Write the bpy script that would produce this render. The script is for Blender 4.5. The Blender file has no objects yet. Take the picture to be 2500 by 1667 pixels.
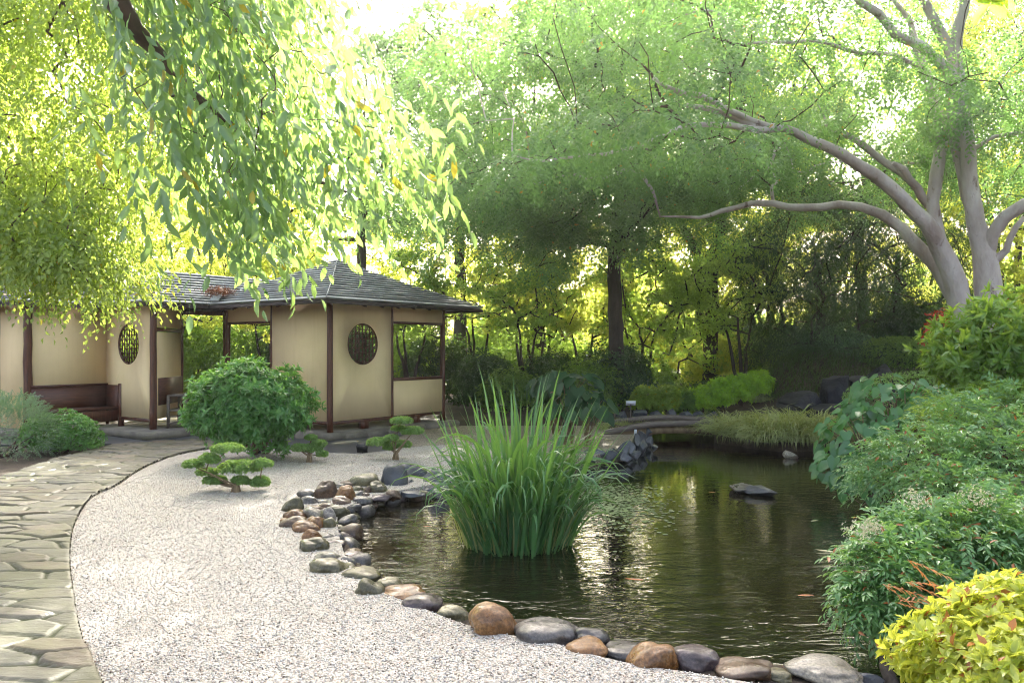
import bpy, math, random
import numpy as np
from mathutils import Vector, noise as mnoise
R = np.random.default_rng(7)
random.seed(7)
C = bpy.context.scene.collection
FPX, CX, HY, EYE = 1944.0, 1250.0, 850.0, 1.6
def G(px, py, z=0.0):                      # point of the plane at height z seen at a photo position
    Y = (EYE - z) * FPX / (py - HY)
    return np.array([(px - CX) / FPX * Y, Y, z])
def P(px, py, Y):
    return np.array([(px - CX) / FPX * Y, Y, EYE - (py - HY) / FPX * Y])
def nrm(v):
    return v / np.maximum(np.linalg.norm(v, axis=-1, keepdims=True), 1e-9)
# ------------------------------------------------------------------ mesh helpers
class MB:
    def __init__(s): s.v = []; s.f = []; s.n = 0; s.big = []
    def add(s, v, faces):                  # faces: list of tuples or an int array (k, m)
        v = np.asarray(v, float).reshape(-1, 3)
        if isinstance(faces, np.ndarray): s.f.append(faces + s.n)
        else:
            by = {}
            for f in faces: by.setdefault(len(f), []).append(f)
            for a in by.values(): s.f.append(np.array(a, int) + s.n)
        s.v.append(v); s.n += len(v); return s
    def box(s, c, size, ax=None):          # ax: rows are the box's own x, y, z axes
        c = np.asarray(c, float); h = np.asarray(size, float) / 2
        ax = np.eye(3) if ax is None else np.asarray(ax, float)
        k = np.array([[x, y, z] for x in (-1, 1) for y in (-1, 1) for z in (-1, 1)], float) * h
        return s.add(c + k @ ax, [(0,1,3,2), (4,6,7,5), (0,4,5,1), (2,3,7,6), (0,2,6,4), (1,5,7,3)])
    def beam(s, a, b, w, h, up=(0, 0, 1)):
        a = np.asarray(a, float); b = np.asarray(b, float); d = b - a; L = np.linalg.norm(d); d = d / L
        x = np.cross(d, up); x = x / np.linalg.norm(x); z = np.cross(x, d)
        return s.box((a + b) / 2, (L, w, h), [d, x, z])
    def tube(s, pts, rad, n=8, cap=True):
        pts = np.asarray(pts, float); rad = np.broadcast_to(np.asarray(rad, float), (len(pts),))
        t = nrm(np.gradient(pts, axis=0)); u = np.cross(t[0], (0.31, 0.95, 0.13)); u = u / np.linalg.norm(u)
        rings = []; a = np.linspace(0, 2 * np.pi, n, endpoint=False)
        for i in range(len(pts)):
            u = u - t[i] * (u @ t[i]); u = u / np.linalg.norm(u); w = np.cross(t[i], u)
            rings.append(pts[i] + rad[i] * (np.cos(a)[:, None] * u + np.sin(a)[:, None] * w))
        i, j = np.meshgrid(np.arange(len(pts) - 1), np.arange(n), indexing='ij'); k = (j + 1) % n
        q = np.stack([i*n+j, i*n+k, (i+1)*n+k, (i+1)*n+j], -1).reshape(-1, 4)
        s.add(np.concatenate(rings), q)
        if cap:
            m = s.n - n * len(pts)
            s.f.append(np.array([[m + x for x in range(n)][::-1]])); s.f.append(np.array([[m + n*(len(pts)-1) + x for x in range(n)]]))
        return s
    def mesh(s, name, off=(0, 0, 0), smooth=False):
        me = bpy.data.meshes.new(name); v = np.concatenate(s.v) - np.asarray(off, float)
        me.vertices.add(len(v)); me.vertices.foreach_set('co', v.astype(np.float32).ravel())
        loops = np.concatenate([f.ravel() for f in s.f]); tot = np.concatenate([np.full(len(f), f.shape[1]) for f in s.f])
        me.loops.add(len(loops)); me.loops.foreach_set('vertex_index', loops.astype(np.int32))
        me.polygons.add(len(tot)); me.polygons.foreach_set('loop_start', np.concatenate([[0], np.cumsum(tot)[:-1]]).astype(np.int32))
        me.update(calc_edges=True)
        if smooth: me.polygons.foreach_set('use_smooth', np.ones(len(tot), bool))
        return me
def tag(o, label=None, cat=None, group=None, kind=None):
    if label: o['label'] = label
    if cat: o['category'] = cat
    if group: o['group'] = group
    if kind: o['kind'] = kind
    return o
def thing(name, label, cat, loc=(0, 0, 0), group=None):
    o = bpy.data.objects.new(name, None); C.objects.link(o); o.location = [float(x) for x in loc]; o.empty_display_size = .2
    return tag(o, label, cat, group)
def obj(name, mb, mat, parent=None, smooth=False, loc=None, label=None):
    top = parent
    while top is not None and top.parent is not None: top = top.parent
    off = np.array(top.location) if top is not None else (np.zeros(3) if loc is None else np.asarray(loc, float))
    me = mb.mesh(name, off, smooth) if isinstance(mb, MB) else mb
    me.materials.clear(); me.materials.append(mat)
    o = bpy.data.objects.new(name, me); C.objects.link(o)
    if parent is not None: o.parent = parent
    elif loc is not None: o.location = [float(x) for x in loc]
    if label: o['label'] = label
    return o
def dup(root, loc, rz=0., sc=(1, 1, 1), label=None, group=None):
    r = root.copy(); C.objects.link(r); r.location = [float(x) for x in loc]; r.rotation_euler = (0, 0, rz); r.scale = sc
    if label: r['label'] = label
    if group: r['group'] = group
    for ch in list(root.children):
        c = ch.copy(); C.objects.link(c); c.parent = r
    return r
# ------------------------------------------------------------------ materials
def newmat(name):
    m = bpy.data.materials.new(name); m.use_nodes = True; nt = m.node_tree; nt.nodes.clear()
    out = nt.nodes.new('ShaderNodeOutputMaterial'); return m, nt, out
def nd(nt, t, **k):
    n = nt.nodes.new('ShaderNode' + t)
    for a, b in k.items():
        if a.startswith('i_'): n.inputs[a[2:].replace('_', ' ')].default_value = b
        else: setattr(n, a, b)
    return n
def ramp(nt, fac, stops, interp='LINEAR'):
    r = nd(nt, 'ValToRGB'); r.color_ramp.interpolation = interp; e = r.color_ramp.elements
    while len(e) < len(stops): e.new(.5)
    for x, (p, c) in zip(e, stops): x.position = p; x.color = (*c, 1)
    nt.links.new(fac, r.inputs[0]); return r.outputs[0]
def mixc(nt, fac, a, b, mode='MIX'):
    m = nd(nt, 'Mix', data_type='RGBA', blend_type=mode)
    for s, x in ((m.inputs[0], fac), (m.inputs[6], a), (m.inputs[7], b)):
        if isinstance(x, (int, float)): s.default_value = x
        elif isinstance(x, tuple): s.default_value = (*x, 1)
        else: nt.links.new(x, s)
    return m.outputs[2]
def coords(nt, scale=(1, 1, 1), kind='Object'):
    t = nd(nt, 'TexCoord'); m = nd(nt, 'Mapping'); m.inputs['Scale'].default_value = scale
    nt.links.new(t.outputs[kind], m.inputs[0]); return m.outputs[0]
def noi(nt, vec, scale, detail=4., rough=.55, dist=0.):
    n = nd(nt, 'TexNoise'); n.inputs['Scale'].default_value = scale; n.inputs['Detail'].default_value = detail
    n.inputs['Roughness'].default_value = rough; n.inputs['Distortion'].default_value = dist; nt.links.new(vec, n.inputs['Vector']); return n.outputs[0]
def leafmat(name, a, b, tr, t=.45, rough=.38, odd=None, scale=1.2, spec=.5, isl=.6, gain=1.):
    """a..b: leaf colour over clumps, tr: colour of light passing through"""
    m, nt, out = newmat(name); L = nt.links
    geo = nd(nt, 'NewGeometry'); n = noi(nt, coords(nt), scale, 2.)
    add = nd(nt, 'Math', operation='MULTIPLY_ADD'); L.new(geo.outputs['Random Per Island'], add.inputs[0]); add.inputs[1].default_value = isl
    ng = nd(nt, 'Math', operation='MULTIPLY_ADD'); L.new(n, ng.inputs[0]); ng.inputs[1].default_value = gain; ng.inputs[2].default_value = .5 - .5 * gain; L.new(ng.outputs[0], add.inputs[2])
    sub = nd(nt, 'Math', operation='SUBTRACT', use_clamp=True); L.new(add.outputs[0], sub.inputs[0]); sub.inputs[1].default_value = isl / 2
    col = mixc(nt, sub.outputs[0], a, b)
    trc = mixc(nt, sub.outputs[0], tuple(x * .7 for x in tr), tuple(min(1, x * 1.25) for x in tr))
    if odd:
        gt = nd(nt, 'Math', operation='GREATER_THAN'); L.new(geo.outputs['Random Per Island'], gt.inputs[0]); gt.inputs[1].default_value = odd[0]
        col = mixc(nt, gt.outputs[0], col, odd[1]); trc = mixc(nt, gt.outputs[0], trc, odd[1])
    p = nd(nt, 'BsdfPrincipled'); L.new(col, p.inputs['Base Color']); p.inputs['Roughness'].default_value = rough; p.inputs['Specular IOR Level'].default_value = spec * 1.3
    ts = nd(nt, 'BsdfTranslucent'); L.new(trc, ts.inputs[0]); mx = nd(nt, 'MixShader'); mx.inputs[0].default_value = t
    L.new(p.outputs[0], mx.inputs[1]); L.new(ts.outputs[0], mx.inputs[2]); L.new(mx.outputs[0], out.inputs[0]); return m
def surf(name, stops, scale=3., rough=.7, bump=.3, bscale=20., stretch=(1, 1, 1), coat=0., detail=6., bdist=.01, spec=.5, kind='Object', spots=None, island=0.):
    m, nt, out = newmat(name); L = nt.links; v = coords(nt, stretch, kind)
    n = noi(nt, v, scale, detail, .6)
    if island:
        geo = nd(nt, 'ObjectInfo'); ad = nd(nt, 'Math', operation='MULTIPLY_ADD'); L.new(geo.outputs['Random'], ad.inputs[0]); ad.inputs[1].default_value = island
        s2 = nd(nt, 'Math', operation='SUBTRACT'); L.new(n, s2.inputs[0]); s2.inputs[1].default_value = island / 2; L.new(s2.outputs[0], ad.inputs[2]); n = ad.outputs[0]
    col = ramp(nt, n, stops)
    if spots:
        s = noi(nt, v, spots[0], 5., .7); f = ramp(nt, s, [(spots[1], (0, 0, 0)), (min(1, spots[1] + .08), (1, 1, 1))]); col = mixc(nt, f, col, spots[2])
    p = nd(nt, 'BsdfPrincipled'); L.new(col, p.inputs['Base Color']); p.inputs['Roughness'].default_value = rough
    p.inputs['Coat Weight'].default_value = coat; p.inputs['Coat Roughness'].default_value = .12; p.inputs['Specular IOR Level'].default_value = spec
    if bump:
        b = nd(nt, 'Bump'); b.inputs['Strength'].default_value = bump; b.inputs['Distance'].default_value = bdist
        L.new(noi(nt, v, bscale, 6., .65), b.inputs['Height']); L.new(b.outputs[0], p.inputs['Normal'])
    L.new(p.outputs[0], out.inputs[0]); return m
def gravelmat(name, stops, cell=85., bump=1.):
    m, nt, out = newmat(name); L = nt.links; v = coords(nt)
    vo = nd(nt, 'TexVoronoi'); vo.inputs['Scale'].default_value = cell; L.new(v, vo.inputs['Vector'])
    sep = nd(nt, 'SeparateColor'); L.new(vo.outputs['Color'], sep.inputs[0])
    col = ramp(nt, sep.outputs[0], stops)
    pat = noi(nt, v, .8, 3.); col = mixc(nt, ramp(nt, pat, [(.35, (0, 0, 0)), (.75, (.35, .35, .35))]), col, (.42, .38, .33), 'MULTIPLY')
    gap = ramp(nt, vo.outputs['Distance'], [(.35, (1, 1, 1)), (.75, (.58, .55, .52))])
    col = mixc(nt, 1., col, gap, 'MULTIPLY')
    p = nd(nt, 'BsdfPrincipled'); L.new(col, p.inputs['Base Color']); p.inputs['Roughness'].default_value = .75
    b = nd(nt, 'Bump', invert=True); b.inputs['Strength'].default_value = bump; b.inputs['Distance'].default_value = .008
    L.new(vo.outputs['Distance'], b.inputs['Height']); L.new(b.outputs[0], p.inputs['Normal']); L.new(p.outputs[0], out.inputs[0]); return m

M = {}
M['soil'] = surf('soil', [(.3, (.022, .014, .009)), (.55, (.05, .033, .02)), (.75, (.1, .075, .05))], 2.5, .9, .9, 30, bdist=.03, spots=(9., .62, (.12, .06, .03)))
M['gravel'] = gravelmat('white gravel', [(0, (.08, .07, .06)), (.07, (.17, .145, .125)), (.12, (.37, .335, .3)), (.5, (.48, .45, .41)), (.85, (.6, .575, .54)), (1, (.55, .42, .34))])
M['pebble'] = None
M['tan'] = gravelmat('tan gravel', [(0, (.1, .08, .065)), (.3, (.28, .22, .17)), (.7, (.42, .35, .28)), (1, (.55, .48, .4))], 70.)
M['apron'] = surf('wet slate', [(.3, (.03, .033, .04)), (.6, (.07, .075, .085)), (.8, (.11, .11, .11))], 1.2, .35, .5, 14, bdist=.01)
M['plaster'] = surf('plaster', [(.3, (.72, .54, .3)), (.7, (.83, .64, .38))], 1.1, .85, .25, 60, bdist=.004, spots=(2.2, .68, (.5, .37, .22)))
def _streaks():
    m = M['plaster']; nt = m.node_tree; L = nt.links; p = next(n for n in nt.nodes if n.type == 'BSDF_PRINCIPLED'); src = p.inputs['Base Color'].links[0].from_socket
    s = noi(nt, coords(nt, (5, 5, .35)), 2.4, 5., .65); c = mixc(nt, .16, src, ramp(nt, s, [(.36, (.78, .74, .68)), (.5, (1, 1, 1)), (.66, (1, 1, 1)), (.75, (.9, .87, .82))]), 'MULTIPLY'); L.new(c, p.inputs['Base Color'])
_streaks()
M['wood'] = surf('stained wood', [(.3, (.04, .011, .007)), (.55, (.095, .028, .014)), (.8, (.17, .058, .026))], 5., .45, .3, 30, (6, 6, .6), bdist=.004)
M['board'] = surf('bench board', [(.3, (.05, .016, .01)), (.6, (.1, .033, .019)), (.8, (.15, .055, .03))], 4., .5, .3, 30, (1, 1, 8), bdist=.004)
M['greywood'] = surf('weathered wood', [(.3, (.08, .06, .052)), (.6, (.15, .12, .105)), (.8, (.25, .215, .19))], 6., .7, .3, 30, (1, 1, 6), bdist=.004)
M['shingle'] = surf('roof shingle', [(.25, (.22, .23, .225)), (.5, (.31, .32, .315)), (.75, (.4, .4, .39))], 2.2, .6, .25, 45, (1, 1, 3), bdist=.006, spots=(1.3, .62, (.2, .16, .12)))
M['dark'] = surf('dark eave board', [(.3, (.02, .012, .01)), (.7, (.05, .03, .022))], 4., .7, .2, 30)  # dark brown boards on the underside of the roofs
M['platform'] = surf('platform stone', [(.3, (.1, .085, .07)), (.6, (.2, .17, .14)), (.8, (.3, .26, .22))], 3., .75, .6, 18, bdist=.02)
M['slate'] = surf('dark slate', [(.3, (.025, .027, .036)), (.55, (.06, .065, .08)), (.8, (.14, .14, .16))], 4., .38, .8, 14, bdist=.02, island=.25)
M['slate_shaded'] = surf('shaded slate rock', [(.3, (.006, .006, .009)), (.55, (.018, .018, .026)), (.8, (.05, .05, .065))], 3., .6, .9, 10, bdist=.03, spec=.25)  # slate darkened in its colour to stand for shade on the rock face
M['moss'] = surf('mossy rock', [(.3, (.03, .045, .015)), (.6, (.07, .08, .03)), (.8, (.12, .12, .08))], 5., .8, .8, 25)
def rockmat(name, c0, c1, c2):
    m, nt, out = newmat(name); L = nt.links; v = coords(nt); oi = nd(nt, 'ObjectInfo')
    ofs = nd(nt, 'VectorMath', operation='ADD'); L.new(v, ofs.inputs[0]); L.new(oi.outputs['Random'], ofs.inputs[1]); v = ofs.outputs[0]
    n = noi(nt, v, 5., 7., .62, .6); ad = nd(nt, 'Math', operation='MULTIPLY_ADD'); L.new(oi.outputs['Random'], ad.inputs[0]); ad.inputs[1].default_value = .25; L.new(n, ad.inputs[2])
    sb = nd(nt, 'Math', operation='SUBTRACT'); L.new(ad.outputs[0], sb.inputs[0]); sb.inputs[1].default_value = .12
    col = ramp(nt, sb.outputs[0], [(.3, c0), (.5, c1), (.68, c2)])
    fl = noi(nt, v, 70., 4., .7); col = mixc(nt, .55, col, ramp(nt, fl, [(.4, (.25, .25, .25)), (.58, (1.35, 1.3, 1.22))]), 'MULTIPLY')
    st = nd(nt, 'Mapping'); st.inputs['Scale'].default_value = (9, 9, 1.2); L.new(v, st.inputs[0]); sn = noi(nt, st.outputs[0], 2.2, 4.); col = mixc(nt, .5, col, ramp(nt, sn, [(.38, (.45, .42, .36)), (.55, (1, 1, 1))]), 'MULTIPLY')
    p = nd(nt, 'BsdfPrincipled'); L.new(col, p.inputs['Base Color']); L.new(ramp(nt, noi(nt, v, 9., 3.), [(.35, (.22, .22, .22)), (.65, (.55, .55, .55))]), p.inputs['Roughness']); p.inputs['Specular IOR Level'].default_value = .45
    b = nd(nt, 'Bump'); b.inputs['Strength'].default_value = .6; b.inputs['Distance'].default_value = .006; L.new(noi(nt, v, 26., 8., .7), b.inputs['Height']); L.new(b.outputs[0], p.inputs['Normal']); L.new(p.outputs[0], out.inputs[0]); return m
M['r_o'] = rockmat('orange river stone', (.08, .035, .014), (.18, .085, .03), (.27, .15, .065))
M['r_b'] = rockmat('brown river stone', (.05, .028, .018), (.11, .068, .045), (.18, .12, .085))
M['r_g'] = rockmat('grey river stone', (.05, .045, .045), (.11, .1, .098), (.2, .18, .17))
M['r_v'] = rockmat('olive river stone', (.04, .036, .018), (.095, .085, .045), (.17, .155, .09))
M['r_l'] = rockmat('pale river stone', (.12, .105, .085), (.21, .19, .16), (.32, .29, .25))
M['r_p'] = rockmat('purple river stone', (.05, .035, .04), (.1, .075, .08), (.17, .13, .135))
M['bark_pale'] = surf('smooth pale bark', [(.3, (.3, .235, .215)), (.5, (.46, .4, .38)), (.75, (.6, .56, .55))], 2.6, .75, .9, 22, (1, 1, .45), bdist=.03, spots=(5., .6, (.2, .14, .12)))
M['bark_dark'] = surf('dark bark', [(.3, (.025, .018, .014)), (.6, (.07, .052, .042)), (.8, (.14, .11, .09))], 5., .85, .8, 22, (1, 1, .3), bdist=.02)
M['bark_tan'] = surf('tan stems', [(.3, (.1, .065, .035)), (.7, (.28, .2, .11))], 8., .8, .4, 40, (1, 1, .4))
M['twig'] = surf('twig bark', [(.3, (.035, .02, .015)), (.7, (.1, .055, .04))], 8., .7, .2, 40)
M['iron'] = surf('black iron', [(.3, (.012, .012, .013)), (.7, (.03, .03, .032))], 8., .45, .1, 60)
M['white'] = surf('white plate', [(.3, (.6, .64, .7)), (.7, (.75, .78, .82))], 8., .5, 0, 60)
M['ink'] = surf('grey lettering', [(.3, (.1, .1, .12)), (.7, (.16, .16, .18))], 8., .5, 0, 60)
M['redleaf'] = leafmat('red maple leaf', (.16, .02, .012), (.35, .05, .02), (.7, .1, .04), .45)
M['elm'] = leafmat('elm leaf', (.035, .09, .035), (.18, .3, .11), (.28, .5, .12), .45, .36, scale=1.1, isl=.35, gain=2.4, odd=(.996, (.5, .28, .05)))
M['weep'] = leafmat('glossy weeping leaf', (.05, .13, .075), (.14, .24, .1), (.42, .62, .14), .4, .18, scale=2., odd=(.975, (.4, .34, .03)))
M['lime'] = leafmat('lime leaf', (.09, .17, .035), (.2, .29, .06), (.6, .74, .12), .5, .25, scale=.9, odd=(.985, (.45, .4, .03)))
M['back'] = leafmat('background leaf', (.06, .13, .03), (.14, .24, .05), (.55, .75, .12), .58, .42, scale=.5)
M['backblue'] = leafmat('blue green leaf', (.05, .12, .055), (.13, .23, .11), (.34, .56, .16), .42, .45, scale=.5)
M['yellowback'] = leafmat('yellow green leaf', (.11, .19, .03), (.23, .32, .05), (.8, .92, .15), .66, .4, scale=.6)
M['darkleaf'] = leafmat('dark evergreen leaf', (.018, .045, .018), (.05, .1, .035), (.14, .25, .03), .3, .4, scale=.8)
M['shrub'] = leafmat('shrub leaf', (.035, .09, .022), (.1, .18, .045), (.4, .6, .08), .48, .35, scale=1.5)
M['azalea'] = leafmat('azalea leaf', (.12, .28, .02), (.34, .52, .06), (.6, .85, .06), .45, .3, scale=5., gain=2.)
M['rhodo'] = leafmat('bush leaf', (.04, .15, .04), (.12, .29, .08), (.28, .55, .08), .35, .3, scale=2.5)
M['cloud'] = leafmat('clipped leaf', (.1, .22, .055), (.26, .4, .12), (.4, .6, .1), .35, .35, scale=9.)
M['nandina'] = leafmat('nandina leaf', (.06, .17, .055), (.18, .34, .12), (.36, .6, .12), .32, .32, scale=3., odd=(.975, (.38, .12, .03)))
M['gold'] = leafmat('sunlit golden leaf', (.28, .38, .03), (.66, .66, .16), (.85, .9, .1), .45, .3, scale=4., odd=(.955, (.5, .2, .06)))  # yellow leaf of its own; sunlight on the bush is put into this colour
M['bigleaf'] = leafmat('broad leaf', (.035, .12, .04), (.08, .22, .08), (.2, .48, .06), .35, .28, scale=3.)
M['gunnera'] = leafmat('round leaf', (.012, .04, .015), (.03, .08, .03), (.1, .25, .04), .25, .45, scale=3., spec=.25)
M['camellia'] = leafmat('long glossy leaf', (.06, .15, .03), (.16, .28, .06), (.5, .7, .06), .4, .28, scale=3.)
M['reed'] = leafmat('reed blade', (.025, .1, .04), (.085, .22, .07), (.24, .44, .06), .35, .32, scale=2.5)
M['juniper'] = leafmat('juniper spray', (.1, .19, .11), (.2, .31, .19), (.25, .4, .15), .3, .5, scale=3.)
M['sedge'] = leafmat('sedge blade', (.14, .19, .05), (.42, .44, .22), (.55, .58, .12), .35, .28, scale=3.)
M['grass'] = leafmat('mound grass', (.02, .05, .012), (.06, .1, .03), (.15, .25, .03), .35, .5, scale=1.5)
M['flower'] = leafmat('cream blossom', (.5, .48, .32), (.7, .68, .5), (.6, .55, .35), .3, .6)
M['orange'] = leafmat('orange shoot', (.45, .16, .05), (.6, .28, .1), (.8, .35, .1), .4, .4)
M['deadleaf'] = leafmat('fallen leaf', (.1, .03, .015), (.22, .08, .03), (.2, .08, .03), .15, .6)
M['greenfall'] = leafmat('green fallen leaf', (.12, .2, .03), (.18, .28, .04), (.3, .4, .05), .2, .5)
M['lily'] = surf('pond weed', [(.3, (.09, .14, .05)), (.7, (.19, .25, .1))], 14., .5, .3, 60)
M['koi'] = surf('koi skin', [(.35, (.35, .09, .015)), (.6, (.45, .16, .03)), (.75, (.4, .3, .2))], 9., .3, 0, 30)
M['koipale'] = surf('pale koi skin', [(.35, (.32, .34, .14)), (.6, (.5, .48, .25))], 9., .3, 0, 30)
def watermat():
    m, nt, out = newmat('pond water'); L = nt.links
    p = nd(nt, 'BsdfPrincipled'); p.inputs['Roughness'].default_value = .02; p.inputs['IOR'].default_value = 1.6
    v = coords(nt, (1, 1, 1)); col = ramp(nt, noi(nt, v, .6, 3.), [(.35, (.004, .005, .002)), (.7, (.014, .01, .005))]); L.new(col, p.inputs['Base Color'])
    v1 = coords(nt, (1., 2.2, 1)); a = noi(nt, v1, 3.2, 3., .55, .6); v2 = coords(nt, (1., 1.8, 1)); b = noi(nt, v2, 12., 2., .5, .4)
    big = noi(nt, coords(nt, (1, 1, 1)), .33, 1.5); amp = ramp(nt, big, [(.36, (.12, .12, .12)), (.66, (1, 1, 1))])
    sm = nd(nt, 'Math', operation='MULTIPLY_ADD'); L.new(b, sm.inputs[0]); sm.inputs[1].default_value = .3; L.new(a, sm.inputs[2])
    sp_ = nd(nt, 'SeparateXYZ'); L.new(coords(nt), sp_.inputs[0]); mr = nd(nt, 'MapRange'); L.new(sp_.outputs['Y'], mr.inputs[0])
    for k_, v_ in ((1, 5.), (2, 10.5), (3, 1.7), (4, .3)): mr.inputs[k_].default_value = v_
    m2 = nd(nt, 'Math', operation='MULTIPLY'); L.new(amp, m2.inputs[0]); L.new(mr.outputs[0], m2.inputs[1])
    ml = nd(nt, 'Math', operation='MULTIPLY'); L.new(sm.outputs[0], ml.inputs[0]); L.new(m2.outputs[0], ml.inputs[1])
    bp = nd(nt, 'Bump'); bp.inputs['Strength'].default_value = 1.; bp.inputs['Distance'].default_value = .02; L.new(ml.outputs[0], bp.inputs['Height']); L.new(bp.outputs[0], p.inputs['Normal'])
    L.new(p.outputs[0], out.inputs[0]); return m
M['water'] = watermat()
def pathmat():
    m, nt, out = newmat('flagstone'); L = nt.links; v = coords(nt)
    at = nd(nt, 'Attribute', attribute_name='cell'); jo = nd(nt, 'Attribute', attribute_name='joint')
    base = ramp(nt, at.outputs['Fac'], [(0, (.042, .038, .03)), (.3, (.082, .073, .058)), (.55, (.06, .058, .052)), (.75, (.105, .09, .072)), (.9, (.08, .052, .036)), (1, (.15, .125, .1))])
    n = noi(nt, v, 7., 6., .65); base = mixc(nt, .55, base, ramp(nt, n, [(.25, (.35, .35, .3)), (.7, (1.3, 1.3, 1.25))]), 'MULTIPLY')
    ms = noi(nt, v, 2.2, 4.); f = ramp(nt, ms, [(.42, (0, 0, 0)), (.62, (.6, .6, .6))]); base = mixc(nt, f, base, (.085, .082, .034))
    base = mixc(nt, jo.outputs['Fac'], base, (.035, .04, .012))
    p = nd(nt, 'BsdfPrincipled'); L.new(base, p.inputs['Base Color'])
    rr = ramp(nt, noi(nt, v, 1.1, 3.), [(.4, (.34, .34, .34)), (.65, (.65, .65, .65))]); rm = nd(nt, 'Math', operation='MAXIMUM'); L.new(rr, rm.inputs[0]); L.new(jo.outputs['Fac'], rm.inputs[1]); L.new(rm.outputs[0], p.inputs['Roughness'])
    b = nd(nt, 'Bump'); b.inputs['Strength'].default_value = .7; b.inputs['Distance'].default_value = .012; L.new(noi(nt, coords(nt, (1, 2.6, 1)), 14., 9., .72), b.inputs['Height']); L.new(b.outputs[0], p.inputs['Normal'])
    L.new(p.outputs[0], out.inputs[0]); return m
M['path'] = pathmat()
def pebmat():
    m, nt, out = newmat('loose pebble'); L = nt.links; g = nd(nt, 'NewGeometry')
    col = ramp(nt, g.outputs['Random Per Island'], [(0, (.07, .06, .06)), (.06, (.2, .14, .1)), (.1, (.35, .32, .28)), (.5, (.5, .47, .43)), (.88, (.64, .61, .58)), (.97, (.5, .36, .28)), (1, (.3, .3, .33))])
    p = nd(nt, 'BsdfPrincipled'); L.new(col, p.inputs['Base Color']); p.inputs['Roughness'].default_value = .6; L.new(p.outputs[0], out.inputs[0]); return m
M['pebble'] = pebmat()
# ------------------------------------------------------------------ leaves
def leaves(mb, p, d, n, ll, lw, detail=0, curl=.15, fold=.25, wide=.45):
    """p base, d axis, n normal (N,3); ll, lw (N,) length and width"""
    N = len(p); d = nrm(d); s = nrm(np.cross(n, d)); u = np.cross(d, s)
    ll = np.broadcast_to(ll, (N,))[:, None]; lw = np.broadcast_to(lw, (N,))[:, None]
    def at(t, w, h=0.): return p + d * ll * t + s * lw * w + u * (lw * h - ll * curl * t * t)
    if detail == 0:
        V = np.stack([at(0, 0), at(wide, .5, fold), at(1, 0), at(wide, -.5, fold)], 1); q = np.array([[0, 1, 2], [0, 2, 3]]); k = 4
        mb.add(V.reshape(-1, 3), (np.arange(N)[:, None, None] * k + q).reshape(-1, 3)); return
    if detail == 1:
        V = np.stack([at(0, 0), at(.25, .38, fold), at(.25, 0), at(.25, -.38, fold), at(.62, .42, fold), at(.62, 0), at(.62, -.42, fold), at(1, 0)], 1); k = 8
        t = np.array([[0, 1, 2], [0, 2, 3], [4, 7, 5], [5, 7, 6]]); q = np.array([[1, 4, 5, 2], [2, 5, 6, 3]])
    else:                                   # broad heart-like leaf
        V = np.stack([at(.12, 0, -.04), at(0, .3, .1), at(.3, .52, fold), at(.7, .34, fold * .7), at(1, 0), at(.7, -.34, fold * .7), at(.3, -.52, fold), at(0, -.3, .1), at(.5, 0, 0)], 1); k = 9
        t = np.array([[0, 1, 8], [1, 2, 8], [2, 3, 8], [3, 4, 8], [4, 5, 8], [5, 6, 8], [6, 7, 8], [7, 0, 8]]); q = None
    base = np.arange(N)[:, None, None] * k; m = mb.n; mb.v.append(V.reshape(-1, 3)); mb.n += N * k
    mb.f.append((base + t).reshape(-1, 3) + m)
    if q is not None: mb.f.append((base + q).reshape(-1, 4) + m)
def rv(n, s=1.): return R.normal(0, s, (n, 3))
UP = np.array([0, 0, 1.])
def sprigs(mb, p, d, L, n, ll, lw, ang=50, droop=.25, hang=0., jit=.25, detail=0, stem=0., flat=True, tip=True, curl=.15, fold=.25):
    """leafy twigs: n leaves alternate along each of N twigs that start at p and run along d"""
    N = len(p); d = nrm(d); L = np.broadcast_to(L, (N,)); up = nrm(UP + rv(N, .25)) if flat else nrm(rv(N))
    s = nrm(np.cross(d, up)); j = np.arange(n); t = (j + .6) / n
    D = d[:, None] + np.array([0, 0, -1.]) * (2 * droop * t)[None, :, None]; D = nrm(D)
    pos = p[:, None] + d[:, None] * (L[:, None] * t)[..., None] + np.array([0, 0, -1.]) * (L[:, None] * droop * t * t)[..., None]
    sg = np.where(j % 2 == 0, 1., -1.)[None, :, None]; a = math.radians(ang)
    ld = D * math.cos(a) + s[:, None] * sg * math.sin(a) + np.array([0, 0, -1.]) * hang + R.normal(0, jit, (N, n, 3))
    if tip: ld[:, -1] = D[:, -1] + R.normal(0, jit * .5, (N, 3))
    nn = np.cross(s[:, None], D) + R.normal(0, jit * 1.3, (N, n, 3)); nn[..., 2] = np.abs(nn[..., 2]) if flat else nn[..., 2]
    size = R.uniform(.7, 1.15, (N, n)) * (1 - .35 * np.abs(t - .4))[None]
    leaves(mb, pos.reshape(-1, 3), ld.reshape(-1, 3), nn.reshape(-1, 3), (size * ll).ravel(), (size * lw).ravel(), detail, curl, fold)
    if stem:
        for_t = np.array([0, .5, 1.]); c = p[:, None] + d[:, None] * (L[:, None] * for_t)[..., None] + np.array([0, 0, -1.]) * (L[:, None] * droop * for_t ** 2)[..., None]
        w = nrm(np.cross(d, rv(N)))[:, None] * stem * np.array([1, .7, .3])[None, :, None]; V = np.stack([c - w, c + w], 2).reshape(-1, 3)
        q = np.array([[0, 1, 3, 2], [2, 3, 5, 4]]); mb.add(V, (np.arange(N)[:, None, None] * 6 + q).reshape(-1, 4))
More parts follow.
